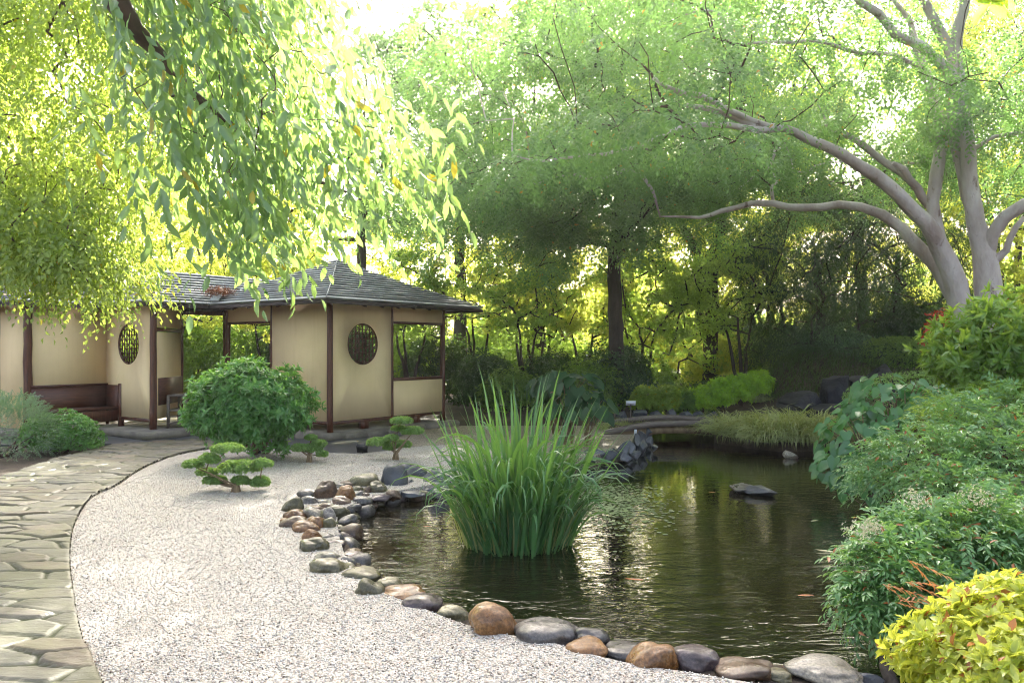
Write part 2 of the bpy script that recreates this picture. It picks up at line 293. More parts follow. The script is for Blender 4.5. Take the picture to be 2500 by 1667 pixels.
def rosettes(mb, p, n, k, ll, lw, spread=.9, detail=0, jit=.2, curl=.2):
    N = len(p); n = nrm(n); s = nrm(np.cross(n, rv(N))); w = np.cross(n, s); a = (np.arange(k) / k * 2 * np.pi)[None] + R.uniform(0, 6, (N, 1)) + R.normal(0, .25, (N, k))
    side = s[:, None] * np.cos(a)[..., None] + w[:, None] * np.sin(a)[..., None]; sp = spread * R.uniform(.5, 1.2, (N, k))[..., None]
    ld = n[:, None] * (1 - sp * .6) + side * sp + R.normal(0, jit, (N, k, 3)); nn = n[:, None] - side * .4 + R.normal(0, jit, (N, k, 3))
    sz = R.uniform(.65, 1.15, (N, k)); pos = np.repeat(p[:, None], k, 1)
    leaves(mb, pos.reshape(-1, 3), ld.reshape(-1, 3), nn.reshape(-1, 3), (sz * ll).ravel(), (sz * lw).ravel(), detail, curl)
def ball(n, lo=.75, hi=1.02, zmin=-1.):
    d = nrm(rv(n * 3)); d = d[d[:, 2] > zmin][:n]; return d * (R.uniform(lo, hi, len(d)) ** (.6))[:, None], d
def lumps(v, amp=.12, f=2.2, off=0.):
    """radial lumpiness of a crown: scale factor per direction"""
    return 1 + amp * np.array([mnoise.noise(Vector((x * f + off, y * f, z * f))) for x, y, z in v]) * 2
# ------------------------------------------------------------------ branching
def grow(mb, start, targets, tip=.008, power=2.4, sag=.06, thin=None, sides=6, pull=.35):
    """join every target to the nearest part of the skeleton; start: list of polylines [(x,y,z,r), ...]"""
    pos, par, rad = [], [], []
    for k, pl in enumerate(start):
        prev = -1
        if k:
            a = np.array(pl[0][:3]); q = np.array(pos); prev = int(np.argmin(((q - a) ** 2).sum(1)))
        pl = np.array(pl, float)
        for i in range(len(pl)):
            if i and np.linalg.norm(pl[i, :3] - pl[i-1, :3]) > .35:
                m = int(np.linalg.norm(pl[i, :3] - pl[i-1, :3]) / .35)
                for s in range(1, m + 1):
                    f = s / (m + 1); w = pl[i-1] * (1 - f) + pl[i] * f; w = w.copy(); w[:3] += R.normal(0, .012, 3); pos.append(w[:3]); rad.append(w[3]); par.append(prev); prev = len(pos) - 1
            pos.append(pl[i, :3]); rad.append(pl[i, 3] * R.uniform(.93, 1.08)); par.append(prev); prev = len(pos) - 1
    n0 = len(pos); base = np.array(pos[0]); T = np.array(targets); order = np.argsort(((T - base) ** 2).sum(1)) if len(T) else []
    A = np.zeros((n0 + len(T) * 4, 3)); A[:n0] = pos; cnt = n0; free = np.ones(len(A)) ; rr = list(rad)
    reach = np.zeros(len(A)); reach[:n0] = ((A[:n0] - base) ** 2).sum(1) ** .5
    for k in order:
        t = T[k]; dist = np.sqrt(((A[:cnt] - t) ** 2).sum(1)); cost = dist + pull * reach[:cnt] * .15
        cost = cost + np.where(A[:cnt, 2] > t[2] + .4, .4 * (A[:cnt, 2] - t[2]), 0)
        i = int(np.argmin(cost)); L = dist[i]; m = 2 if L < .6 else 3; a = A[i].copy(); prev = i
        for s in range(1, m + 1):
            f = s / m; w = a * (1 - f) + t * f; w = w + np.array([0, 0, 1]) * sag * L * 4 * f * (1 - f)
            if s < m: w = w + R.normal(0, .05 * L, 3)
            A[cnt] = w; reach[cnt] = reach[prev] + L / m; par.append(prev); rr.append(0); prev = cnt; cnt += 1
    kids = [[] for _ in range(cnt)]
    for i in range(cnt):
        if par[i] >= 0: kids[par[i]].append(i)
    acc = np.zeros(cnt)
    for i in range(cnt - 1, -1, -1):
        if i >= n0: rr[i] = max(acc[i] ** (1 / power), tip)
        if par[i] >= 0 and i >= n0: acc[par[i]] += rr[i] ** power
    roots = [i for i in range(cnt) if par[i] < 0]; stack = [(r, -1) for r in roots]
    while stack:
        i, p0 = stack.pop(); chain = [i] if p0 < 0 else [p0, i]; r = [rr[i]] if p0 < 0 else [min(rr[p0], rr[i] * 1.25), rr[i]]
        while kids[i]:
            ks = sorted(kids[i], key=lambda x: (-(x == i + 1 and x < n0), -rr[x])); nx = ks[0]
            for o in ks[1:]: stack.append((o, i))
            chain.append(nx); r.append(rr[nx]); i = nx
        if len(chain) > 1:
            big = max(r); (thin if thin is not None and big < .034 else mb).tube(A[chain], r, 12 if big > .1 else (7 if big > .03 else 4), cap=big > .03)
    return A[:cnt]
def crown_targets(n, r, c=(0, 0, 0), low=-1., inner=.35):
    d = nrm(rv(n * 4)); d = d[d[:, 2] > low][:n]; return np.asarray(c) + d * R.uniform(inner, 1., (len(d), 1)) ** .6 * np.asarray(r)
# ------------------------------------------------------------------ ground plan (worked out from the photograph, then plain metres)
WZ = -.12
pond = [G(*q, WZ)[:2] for q in [(2180,1720),(2000,1668),(1850,1652),(1700,1628),(1600,1612),(1520,1600),(1430,1578),(1330,1548),(1200,1532),(1110,1502),(1030,1470),(950,1440),(900,1412),(868,1385),(850,1350),(835,1305),(832,1270),(838,1240),(870,1215),(930,1196),(1000,1182),(1060,1172),(1150,1152),(1300,1142),(1400,1132),(1460,1122),(1520,1104),(1565,1085),(1585,1068),(1590,1050),(1560,1030),(1600,1018),(1760,1018),(1765,1060),(1780,1078),(1830,1094),(1900,1102),(1990,1101),(2060,1085),(2120,1052)]]
pond += [np.array(q) for q in [(7.6,14.6),(8.2,12.5),(7.0,10.6),(5.2,9.2),(4.3,8.0),(3.7,6.8),(3.4,5.6),(3.0,4.6),(2.3,3.6)]]
pond = np.array(pond)
def inside(poly, x, y):
    c = np.zeros(np.shape(x), bool); n = len(poly)
    for i in range(n):
        (x1, y1), (x2, y2) = poly[i], poly[i - 1]
        with np.errstate(divide='ignore', invalid='ignore'): c ^= ((y1 > y) != (y2 > y)) & (x < (x2 - x1) * (y - y1) / (y2 - y1) + x1)
    return c
def pdist(poly, x, y, foot=False):
    best = np.full(np.shape(x), 1e9); fx = np.array(x, float); fy = np.array(y, float)
    for i in range(len(poly)):
        a = poly[i - 1]; e = poly[i] - a; t = np.clip(((x - a[0]) * e[0] + (y - a[1]) * e[1]) / max(e @ e, 1e-9), 0, 1)
        dx = a[0] + t * e[0]; dy = a[1] + t * e[1]; d = np.hypot(x - dx, y - dy); m = d < best
        best = np.where(m, d, best); fx = np.where(m, dx, fx); fy = np.where(m, dy, fy)
    return (best, fx, fy) if foot else best
def sst(x, a, b): t = np.clip((x - a) / (b - a), 0, 1); return t * t * (3 - 2 * t)
def ground_z(x, y):
    x = np.asarray(x, float); y = np.asarray(y, float)
    z = -.03 + 0 * x; d = pdist(pond, x, y); ins = inside(pond, x, y)
    right = sst(x, 2.5, 4.2) * (1 - ins) * sst(y, 2., 4.)
    z = z + right * sst(d, .0, 1.6) * .35
    z = z + .3 * sst(y, 16., 18.) + .25 * sst(y, 20., 28)
    z = z + .98 * np.exp(-(((x - 7.5) / 2.0) ** 2 + ((y - 17.6) / 1.5) ** 2) ** 1.6) + .5 * np.exp(-((x - 8.5) / 2.5) ** 2 - ((y - 13.5) / 2.5) ** 2)
    return np.where(ins, -.12 - .5 * sst(d, -.05, .6), z)
def gz(x, y): return float(ground_z(np.array([x]), np.array([y]))[0])
xs = np.concatenate([np.linspace(-220, -14, 40), np.arange(-13.9, 13.9, .1), np.linspace(14, 220, 40)])
ys = np.concatenate([np.linspace(-60, 1.9, 24), np.arange(2, 24, .1), np.linspace(24.2, 320, 60)])
X, Y = np.meshgrid(xs, ys, indexing='ij'); Z = ground_z(X, Y)
Z = Z + np.where((Z > -.1), .0, 0)
mb = MB(); nx, ny = X.shape; i, j = np.meshgrid(np.arange(nx - 1), np.arange(ny - 1), indexing='ij')
mb.add(np.stack([X, Y, Z], -1).reshape(-1, 3), np.stack([i*ny+j, (i+1)*ny+j, (i+1)*ny+j+1, i*ny+j+1], -1).reshape(-1, 4))
tag(obj('ground', mb, M['soil'], smooth=True), kind='structure')
def sheet(name, poly, z, mat, thick=.0, skirt=.25):
    import bmesh
    bm = bmesh.new(); vs = [bm.verts.new((float(p[0]), float(p[1]), z)) for p in poly]; f = bm.faces.new(vs)
    if f.normal.z < 0: bmesh.ops.reverse_faces(bm, faces=[f])
    bm.normal_update(); f.normal_update()
    if f.normal.z < 0: f.normal_flip()
    es = list(bm.edges); r = bmesh.ops.extrude_edge_only(bm, edges=es)
    for v in [g for g in r['geom'] if isinstance(g, bmesh.types.BMVert)]: v.co.z -= skirt
    bmesh.ops.triangulate(bm, faces=[f])
    me = bpy.data.meshes.new(name); bm.to_mesh(me); bm.free(); me.materials.append(mat)
    o = bpy.data.objects.new(name, me); C.objects.link(o); return tag(o, kind='structure')
def smooth_poly(p, n=2, closed=True):
    p = np.array(p, float)
    for _ in range(n):
        q = np.roll(p, -1, 0) ; p = np.stack([p * .75 + q * .25, p * .25 + q * .75], 1).reshape(-1, 2)
    return p
edge_px = [(262,1700),(225,1615),(200,1560),(188,1500),(180,1440),(173,1400),(172,1350),(176,1310),(184,1280),(205,1240),(230,1212),(290,1188),(330,1156),(378,1132),(420,1116),(470,1104),(530,1095),(600,1088)]
path_poly = smooth_poly([G(*q)[:2] for q in [(300,1900)] + edge_px + [(560,1076),(420,1079),(330,1086),(230,1093),(150,1118),(60,1150),(0,1168),(-300,1250),(-700,1400),(-900,1650),(-700,1900)]], 1)
kx = [G(*q)[:2] for q in [(320,1900)] + [(a - 14, b) for a, b in edge_px]]
grav_poly = smooth_poly(kx + [G(*q)[:2] for q in [(700,1100),(830,1108),(900,1108),(1010,1091),(1110,1086),(1240,1090),(1330,1110),(1380,1132)]], 1)
shore = [G(*q, 0)[:2] for q in [(1290,1155),(1150,1163),(1060,1184),(1000,1194),(930,1208),(868,1228),(828,1250),(822,1275),(828,1310),(842,1360),(860,1395),(892,1424),(945,1455),(1025,1485),(1105,1518),(1200,1548),(1330,1566),(1430,1598),(1520,1620),(1600,1634),(1700,1648),(1850,1674),(2000,1690),(2200,1760),(2300,1900)]]
shore = [s + (s - pond.mean(0)) / np.linalg.norm(s - pond.mean(0)) * .0 for s in shore]
grav_poly = np.concatenate([grav_poly[1:-1], np.array(shore)])
sheet('gravel', grav_poly, .012, M['gravel'], skirt=.3)
tan_poly = smooth_poly([G(*q)[:2] for q in [(960,1095),(1010,1090),(1110,1085),(1240,1089),(1330,1109),(1390,1122),(1455,1112),(1520,1092),(1560,1072),(1580,1050),(1555,1036),(1440,1030),(1380,1022),(1300,1010),(1180,1000),(1085,1005),(1060,1035),(950,1075)]], 1)
sheet('gravel_path', tan_poly, .004, M['tan'])
sheet('slate_paving', smooth_poly([G(*q)[:2] for q in [(215,1084),(330,1082),(420,1076),(520,1072),(640,1093),(760,1108),(880,1112),(1000,1096),(1090,1070),(1150,1040),(1090,1022),(900,1020),(660,1022),(430,1014),(250,1018),(60,1030),(-200,1050),(-200,1095),(60,1082)]], 1), .0, M['apron'])
sheet('pond_water', np.array([(-3.6, 2.2), (2.6, 2.2), (5.2, 5), (9.5, 9), (9.5, 19), (2, 19), (-3.6, 12)]), WZ, M['water'], skirt=.01)
# flagstone path: one relief sheet, each stone a cell of its own
sx, sy = .46, .2; st = .017
x0, y0 = path_poly.min(0); x1, y1 = path_poly.max(0); x0 = max(x0, -6.5); y0 = max(y0, 3.2)
gx = np.arange(x0, x1 + st, st); gy = np.arange(y0, y1 + st, st); X, Y = np.meshgrid(gx, gy, indexing='ij')
Yw = Y + .06 * np.sin(X * 2.1 + 1) + .03 * np.sin(X * 5); Xw = X + .05 * np.sin(Y * 3.3) + .25 * (Y - 4)
k = 60; JX, JY, H, TX, TY = (R.uniform(0, 1, (k, k)) for _ in range(5)); F1 = np.full(X.shape, 9.); F2 = F1.copy(); ID = np.zeros(X.shape, int)
cx = np.floor(Xw / sx).astype(int); cy = np.floor(Yw / sy).astype(int); DX = np.zeros(X.shape); DY = np.zeros(X.shape)
for a in (-1, 0, 1):
    for b in (-1, 0, 1):
        ia, ib = (cx + a) % k, (cy + b) % k; ux = (cx + a + .5 + (JX[ia, ib] - .5) * .75 + .5 * (ib % 2)) - Xw / sx; uy = (cy + b + .5 + (JY[ia, ib] - .5) * .7) - Yw / sy
        d = np.hypot(ux, uy); m = d < F1; F2 = np.where(m, F1, np.minimum(F2, d)); ID = np.where(m, ia * k + ib, ID); DX = np.where(m, ux, DX); DY = np.where(m, uy, DY); F1 = np.where(m, d, F1)
g = sst(F2 - F1, .02, .12); i1, i2 = ID // k, ID % k
rough = np.array([mnoise.noise(Vector((x * 3.1, y * 6.2, 0))) for x, y in zip(X.ravel()[::1], Y.ravel()[::1])]).reshape(X.shape)
Z = .026 + g * .018 * (.6 + .7 * H[i1, i2]) + g * ((TX[i1, i2] - .5) * .022 * DX + (TY[i1, i2] - .5) * .03 * DY) + rough * .009
nx, ny = X.shape; i, j = np.meshgrid(np.arange(nx - 1), np.arange(ny - 1), indexing='ij')
ok = inside(path_poly, X[:-1, :-1] + st / 2, Y[:-1, :-1] + st / 2); q = np.stack([i*ny+j, (i+1)*ny+j, (i+1)*ny+j+1, i*ny+j+1], -1)[ok]
used = np.unique(q); remap = np.full(nx * ny, -1); remap[used] = np.arange(len(used)); V = np.stack([X, Y, Z], -1).reshape(-1, 3)[used]
out = ~inside(path_poly, V[:, 0], V[:, 1]); _, fx, fy = pdist(path_poly, V[out, 0], V[out, 1], True); V[out, 0] = fx; V[out, 1] = fy; V[out, 2] = .004
mb = MB(); mb.add(V, remap[q]); po = obj('stone_path', mb, M['path'], smooth=True); tag(po, kind='structure')
for nm, arr in (('cell', H[i1, i2]), ('joint', 1 - sst(F2 - F1, .02, .13))):
    at = po.data.attributes.new(nm, 'FLOAT', 'POINT'); at.data.foreach_set('value', arr.ravel()[used].astype(np.float32))
# loose pebbles on the near gravel
n = 52000; yy = R.uniform(0, 1, n) ** 1.7 * 8.5 + 3.4; xx = R.uniform(-4.6, 2.3, n)
ok = inside(grav_poly, xx, yy); xx, yy = xx[ok], yy[ok]; n = len(xx)
cube = nrm(np.array([[x, y, z] for x in (-1, 1) for y in (-1, 1) for z in (-1, 1)], float))
A = nrm(rv(n)); B = nrm(np.cross(A, rv(n))); Cc = np.cross(A, B); sz = R.uniform(.0035, .0075, (n, 3)) * R.uniform(.8, 1.25, (n, 1))
Vp = (cube[None, :, 0:1] * A[:, None] * sz[:, None, 0:1] + cube[None, :, 1:2] * B[:, None] * sz[:, None, 1:2] + cube[None, :, 2:3] * Cc[:, None] * sz[:, None, 2:3] * .8) + np.stack([xx, yy, np.full(n, .015)], -1)[:, None]
mb = MB(); mb.add(Vp.reshape(-1, 3), (np.arange(n)[:, None, None] * 8 + np.array([(0,1,3,2), (4,6,7,5), (0,4,5,1), (2,3,7,6), (0,2,6,4), (1,5,7,3)])).reshape(-1, 4))
tag(obj('gravel_pebbles', mb, M['pebble'], smooth=True), 'loose white pebbles lying all over the raked gravel', 'pebbles', kind='stuff')
# ------------------------------------------------------------------ stones
import bmesh
def ico(sub):
    bm = bmesh.new(); bmesh.ops.create_icosphere(bm, subdivisions=sub, radius=1); v = np.array([x.co[:] for x in bm.verts]); f = np.array([[y.index for y in x.verts] for x in bm.faces]); bm.free(); return v, f
ICO4, ICO3, ICO2 = ico(5), ico(3), ico(2)
def stone(name, c, r, rz, mat, label, cat, group=None, angular=False, seed=0, sub=None):
    rs = np.random.default_rng(seed + 11); v, f = sub or ICO4; f = f if not angular else ICO4[1]; v = (ICO4[0] if angular else v).copy()
    e = rs.uniform(.72, 1.0); v = np.sign(v) * np.abs(v) ** e; v = v / np.linalg.norm(v, axis=1, keepdims=True) ** .55
    o = rs.uniform(0, 50)
    if angular:
        for _ in range(16):
            n = nrm(rs.normal(size=3)); h = rs.uniform(.36, .66); d = v @ n; v = v - np.where(d > h, d - h, 0)[:, None] * n
        v = v * (1 + .05 * np.array([mnoise.noise(Vector(p * 3 + o)) for p in v]))[:, None]
    else:
        v = v * (1 + .34 * np.array([mnoise.noise(Vector(p * .95 + o)) for p in v]) + .05 * np.array([mnoise.noise(Vector(p * 3.2 + o)) for p in v]))[:, None]
        tw = rs.uniform(-.28, .28); v[:, 2] += tw * v[:, 0]
    v = v * np.asarray(r); cs, sn = math.cos(rz), math.sin(rz); v = v @ np.array([[cs, sn, 0], [-sn, cs, 0], [0, 0, 1]])
    mb = MB(); mb.add(v + np.asarray(c), f); o = obj(name, mb, M[mat], smooth=not angular, loc=c); return tag(o, label, cat, group)
def place(px, py, rx, ry, zb=0., drop=.25):
    """ellipse seen in the photo -> centre and radii of a stone resting on the level zb"""
    Yf = (EYE - zb) * FPX / (py + ry * .96 - HY); Yc = Yf
    for _ in range(4): a = rx * Yc / FPX; rd = .72 * a; Yc = Yf + rd * .85
    zt = EYE - (py - ry - HY) * (Yc + rd * .15) / FPX; rz_ = max((zt - zb) / 1.42, .3 * a)
    c = P(px, py, Yc); c[2] = zb + .46 * rz_; return c, (a * 1.07, rd * 1.25, rz_ * 1.12)
def A1(cx, cy, rx, ry): return (680 + cx / 5.227, 1130 + cy / 5.227, rx / 5.227, ry / 5.227)
def A5(cx, cy, rx, ry): return (600 + cx / 2.613, 1100 + cy / 2.613, rx / 2.613, ry / 2.613)
def A6(cx, cy, rx, ry): return (1400 + cx / 2.138, 1200 + cy / 2.138, rx / 2.138, ry / 2.138)
def AB(cx, cy, rx, ry): return (1400 + cx / 3.36, 900 + cy / 3.36, rx / 3.36, ry / 3.36)
def AW(cx, cy, rx, ry): return (1600 + cx / 2.613, 450 + cy / 2.613, rx / 2.613, ry / 2.613)
pile = 'rounded stones piled at the corner of the pond'; rim = 'rounded stones edging the gravel along the pond'
rocks = [
 (A1(595,365,140,112), 'r_b', 'tall domed brown boulder with dark streaks, highest of the corner pile', pile),
 (A1(385,400,132,68), 'r_g', 'grey striped stone tucked beside the tall domed brown boulder', pile),
 (A1(365,485,114,60), 'r_g', 'smooth grey oval stone below the striped grey one', pile),
 (A1(190,555,132,92), 'r_v', 'big dark olive stone at the gravel corner of the pile', pile),
 (A1(225,670,142,72), 'r_o', 'pale topped orange stone lying against the dark olive corner stone', pile),
 (A1(80,748,60,40), 'r_o', 'small orange stone peeping from behind a purple brown one', pile),
 (A1(190,768,160,78), 'r_b', 'purple brown humped stone on the gravel side of the pile', pile),
 (A1(360,830,160,76), 'r_o', 'orange spotted stone between the purple brown hump and the wedge stone', pile),
 (A1(430,930,108,76), 'r_o', 'orange wedge stone at the lower end of the corner pile', pile),
 (A1(465,1060,165,92), 'r_v', 'long tan olive stone, last before the gap in the pile', pile),
 (A1(455,585,118,42), 'r_b', 'low brown stone wedged behind the flat grey green stone', pile),
 (A1(455,655,132,78), 'r_l', 'flat grey green stone in the middle of the pile', pile),
 (A1(655,672,82,80), 'r_g', 'grey green stone squeezed between flat and oval neighbours', pile),
 (A1(765,628,138,84), 'r_v', 'large grey olive oval stone beside the water', pile),
 (A1(590,502,95,33), 'r_l', 'thin pale stone below the tall domed boulder', pile),
 (A1(600,556,88,36), 'r_b', 'flat reddish brown stone under the thin pale one', pile),
 (A1(805,496,112,56), 'r_b', 'brown grey oval stone in front of the square orange one', pile),
 (A1(855,405,118,100), 'r_o', 'squarish orange brown stone standing upright in the pile', pile),
 (A1(770,305,92,36), 'r_g', 'low grey stone behind the square orange one', pile),
 (A1(920,272,132,42), 'r_b', 'long flat brown stone leading to the big olive block', pile),
 (A1(1110,222,180,94), 'r_v', 'big flat topped olive block on the gravel', pile),
 (A1(1015,340,75,36), 'r_v', 'small olive stone below the flat topped block', pile),
 (A1(1135,358,55,46), 'r_b', 'small round brown stone below the flat topped block', pile),
 (A1(1270,322,116,76), 'r_v', 'round dark olive stone beside the angular slate boulder', pile),
 (A1(1010,402,64,38), 'r_g', 'small grey stone in the middle of the back row', pile),
 (A1(1112,416,46,32), 'r_b', 'tiny brown stone filling the back row of the pile', pile),
 (A1(1075,486,112,52), 'r_g', 'grey oval stone at the water on the far side of the pile', pile),
 (A1(1290,442,122,42), 'r_p', 'long purple pitted stone lying at the water', pile),
 (A1(1465,400,86,52), 'r_b', 'brown stone beside the long purple one', pile),
 (A1(985,562,72,38), 'r_g', 'grey stone half in the water behind the grey olive oval', pile),
 (A1(918,602,42,46), 'r_g', 'small upright grey stone at the water behind the grey olive oval', pile),
 (A1(880,726,112,52), 'r_g', 'dark grey oval stone standing out into the water', pile),
 (A1(500,790,120,92), 'r_o', 'orange brown stone with a hollow, below the flat grey green stone', pile),
 (A1(640,792,90,88), 'r_v', 'olive stone leaning on the hollow orange brown one', pile),
 (A1(715,792,46,44), 'r_v', 'small pale olive stone at the water by the dark grey oval', pile),
 (A1(737,872,56,32), 'r_g', 'small blue grey pebble stone in the waterside row', pile),
 (A1(620,896,62,26), 'r_g', 'thin dark pebble stone in the waterside row', pile),
 (A1(620,960,108,52), 'r_g', 'grey stone beside the orange wedge stone', pile),
 (A1(772,948,58,44), 'r_g', 'grey rounded stone at the water by the orange wedge', pile),
 (A1(710,1040,128,52), 'r_p', 'dark blue grey long stone by the tan olive one', pile),
 (A1(655,1092,58,30), 'r_g', 'small grey stone in the gap beyond the tan olive one', pile),
 (A1(640,1218,160,74), 'r_l', 'pale stone with gravel on it, behind the broad mossy olive boulder', rim),
 (A1(890,1252,86,52), 'r_g', 'grey green stone at the water behind the broad mossy olive boulder', rim),
 (A1(660,1352,226,112), 'r_v', 'broad mossy olive boulder with a ridge, on the bend of the shore', rim),
 (A1(900,1342,98,60), 'r_v', 'olive stone leaning on the broad mossy boulder', rim),
 (A1(1060,1362,82,46), 'r_b', 'small brown dome at the water past the broad mossy boulder', rim),
 (A1(1035,1462,278,76), 'r_v', 'long flat olive stone with a pale top', rim),
 (A5(685,866,62,22), 'r_g', 'small dark stone on the gravel under the long flat olive one', rim),
 (A5(795,892,90,62), 'r_v', 'steep mossy green stone with a sharp crest', rim),
 (A5(922,860,88,46), 'r_v', 'green grey stone behind the crested mossy one', rim),
 (A5(1005,918,130,36), 'r_o', 'flat tan orange stone between green and purple brown ones', rim),
 (A5(1120,980,132,60), 'r_p', 'wide purple brown speckled stone', rim),
 (A5(1315,1040,92,50), 'r_v', 'olive and grey stone sloping into the water before the big orange boulder', rim),
 (A5(1590,1095,148,114), 'r_o', 'big glossy orange boulder, tallest on the shore', rim),
 (A5(1930,1172,196,82), 'r_g', 'large long grey boulder beside the big orange one', rim),
 (A5(2205,1200,108,62), 'r_g', 'grey stone in the water behind the low tan orange one', rim),
 (A5(2180,1268,126,62), 'r_o', 'low tan orange stone in front of the grey one', rim),
 (A6(270,832,112,38), 'r_g', 'low grey stone against the peaked orange one', rim),
 (A6(420,870,122,78), 'r_o', 'peaked orange stone with dark flanks', rim),
 (A6(650,872,122,60), 'r_p', 'purple brown faceted stone with an orange band', rim),
 (A6(900,948,142,36), 'r_b', 'flat reddish stone nearly buried in gravel', rim),
 (A6(1070,958,78,32), 'r_v', 'small olive stone next to the wide pale brown one', rim),
 (A6(1300,976,182,36), 'r_l', 'wide pale brown stone at the lower end of the shore', rim),
]
for n, (e, mat, lab, grp) in enumerate(rocks):
    c, r = place(*e, zb=-.03 if n > 25 else -.01); c[2] -= .0
    stone('river_stone', c, r, R.uniform(-.35, .35), mat, lab, 'stone', grp, seed=n)
sh = np.array(shore)[1:22]; seg = np.linalg.norm(np.diff(sh, axis=0), axis=1); cum = np.concatenate([[0], np.cumsum(seg)])
for n in range(46):
    t_ = (n + .5 + R.uniform(-.3, .3)) / 46 * cum[-1]; i_ = min(int(np.searchsorted(cum, t_)) - 1, len(seg) - 1); q = sh[i_] + (sh[i_ + 1] - sh[i_]) * (t_ - cum[i_]) / seg[i_]; to = pond[:22].mean(0) * 0 + np.array([.3, 7.5]) - q; q = q + to / np.linalg.norm(to) * R.uniform(-.02, .12)
    a_ = R.uniform(.06, .13); stone('shore_stone', (q[0], q[1], -.09), (a_, a_ * .8, a_ * R.uniform(.45, .7)), R.uniform(0, 3), ['r_g', 'r_v', 'r_b', 'r_p'][n % 4], 'small dark wet stone at the waterline below the larger boulders', 'stone', 'small wet stones along the waterline', seed=n + 700, sub=ICO3)
sl = 'angular slate rocks on the far shore'
for n, (e, lab) in enumerate([
 (A1(1470,232,132,122), 'tall blue grey split slate boulder behind the olive stones'), (A1(1590,132,102,72), 'purple slate lump behind the split boulder'),
 (A1(1770,168,106,76), 'rounded olive slate next to the purple lump'), (A1(1665,272,92,60), 'dark low slate under the purple lump'),
 (A1(1690,388,138,46), 'flat dark slate slab at the water by the brown stone'), (A1(1915,352,92,38), 'flat dark slate lying by the reeds at the water'),
 (A1(2070,185,170,150), 'large dark angular slate half hidden by the reeds'),
 (A6(1540,972,72,40), 'dark purple angular slate under the dark stemmed bush'),
 (AB(130,735,70,42), 'flat slate where the far shore meets the reeds'), (AB(195,690,82,46), 'broad slate slab at the reed end of the dark row'),
 (AB(310,690,62,52), 'pointed slate in the dark row'), (AB(400,672,70,62), 'mossy patched slate in the dark row'), (AB(470,640,56,60), 'tall thin slate in the dark row'),
 (AB(430,722,52,30), 'low slate at the waterline under the tall thin one'), (AB(500,700,44,30), 'small slate at the waterline in the dark row'),
 (AB(522,602,52,52), 'slanted slate by the white marker'), (AB(562,560,52,46), 'slate in the middle of the climb to the footbridge'), (AB(602,520,46,48), 'slate right under the footbridge end'),
 (AB(490,522,62,34), 'flat slate slab behind the white marker'), (AB(622,590,42,42), 'slate hanging over the water by the footbridge'), (AB(662,640,42,26), 'lowest slate at the water by the footbridge'), (AB(562,640,42,42), 'dark slate below the slanted one'),
 (AB(170,452,62,20), 'long slate at the foot of the round leaved plant'), (AB(265,466,32,14), 'small slate by the footbridge step'),
 ]): 
    c, r = place(*e, zb=-.06); kk = 1.3; r = (r[0] * kk, max(r[1], r[0] * .8) * kk, r[2] * 1.45); stone('slate_rock', c, r, R.uniform(-.6, .6), 'slate', lab, 'rock', sl, n >= 3, n + 100, ICO3)
c, r = place(*AB(345,492,66,24), zb=-.0); stone('step_stone', c, r, .1, 'tan' if 0 else 'r_b', 'round flat brown stepping stone at the near end of the footbridge', 'stone', seed=300)
for n, (e, mat, lab) in enumerate([(AB(1765,702,72,36), 'r_l', 'pale pointed rock poking out of the water by the sedge'), (AB(1375,980,210,46), 'r_g', 'low flat grey rock in the middle of the pond'), (AB(1555,994,165,62), 'slate', 'dark hollowed rock in the middle of the pond')]):
    c, r = place(*e, zb=WZ); stone('pond_rock', c, r, .1, mat, lab, 'rock', 'rocks standing in the pond', True, n + 200, ICO3)
wf = [(AW(960,1395,130,90), 15.0), (AW(1130,1345,120,100), 15.4), (AW(1290,1315,80,100), 15.6), (AW(1440,1235,100,66), 15.9), (AW(1385,1375,130,95), 15.2), (AW(1250,1455,70,55), 14.8), (AW(1500,1305,90,66), 15.6), (AW(1060,1450,120,50), 14.7), (AW(860,1440,80,45), 14.9)]
wl = ['big smooth dark slab at the low end of the rock face', 'dark slab in the middle of the rock face', 'upright blue grey slab of the rock face', 'layered rock jutting out under the grass at the top of the rock face', 'broad dark boulder at the foot of the rock face',
      'small wet rock at the water under the rock face', 'dark boulder beside the layered jutting rock', 'low dark slab along the water under the rock face', 'lowest rock where the rock face meets the sedge']
for n, ((e, Yd), lab) in enumerate(zip(wf, wl)):
    s = Yd / FPX; stone('cliff_rock', P(e[0], e[1], Yd), (e[2] * s * 1.3, .6, e[3] * s * 1.75), R.uniform(-.3, .3), 'slate_shaded', lab, 'rock', 'dark rocks of the rock face across the pond', True, n + 400, ICO3)
for n in range(7):
    px = [1515, 1556, 1600, 1640, 1672, 1705, 1740][n]; stone('retaining_stone', P(px, 1014 - (n % 2) * 4, 16.4), (.2, .18, .14), R.uniform(-.3, .3), 'slate', 'dark squared stone of the low wall under the bright shrubs', 'stone', 'dark stones of the low wall behind the footbridge', True, n + 500, ICO2)
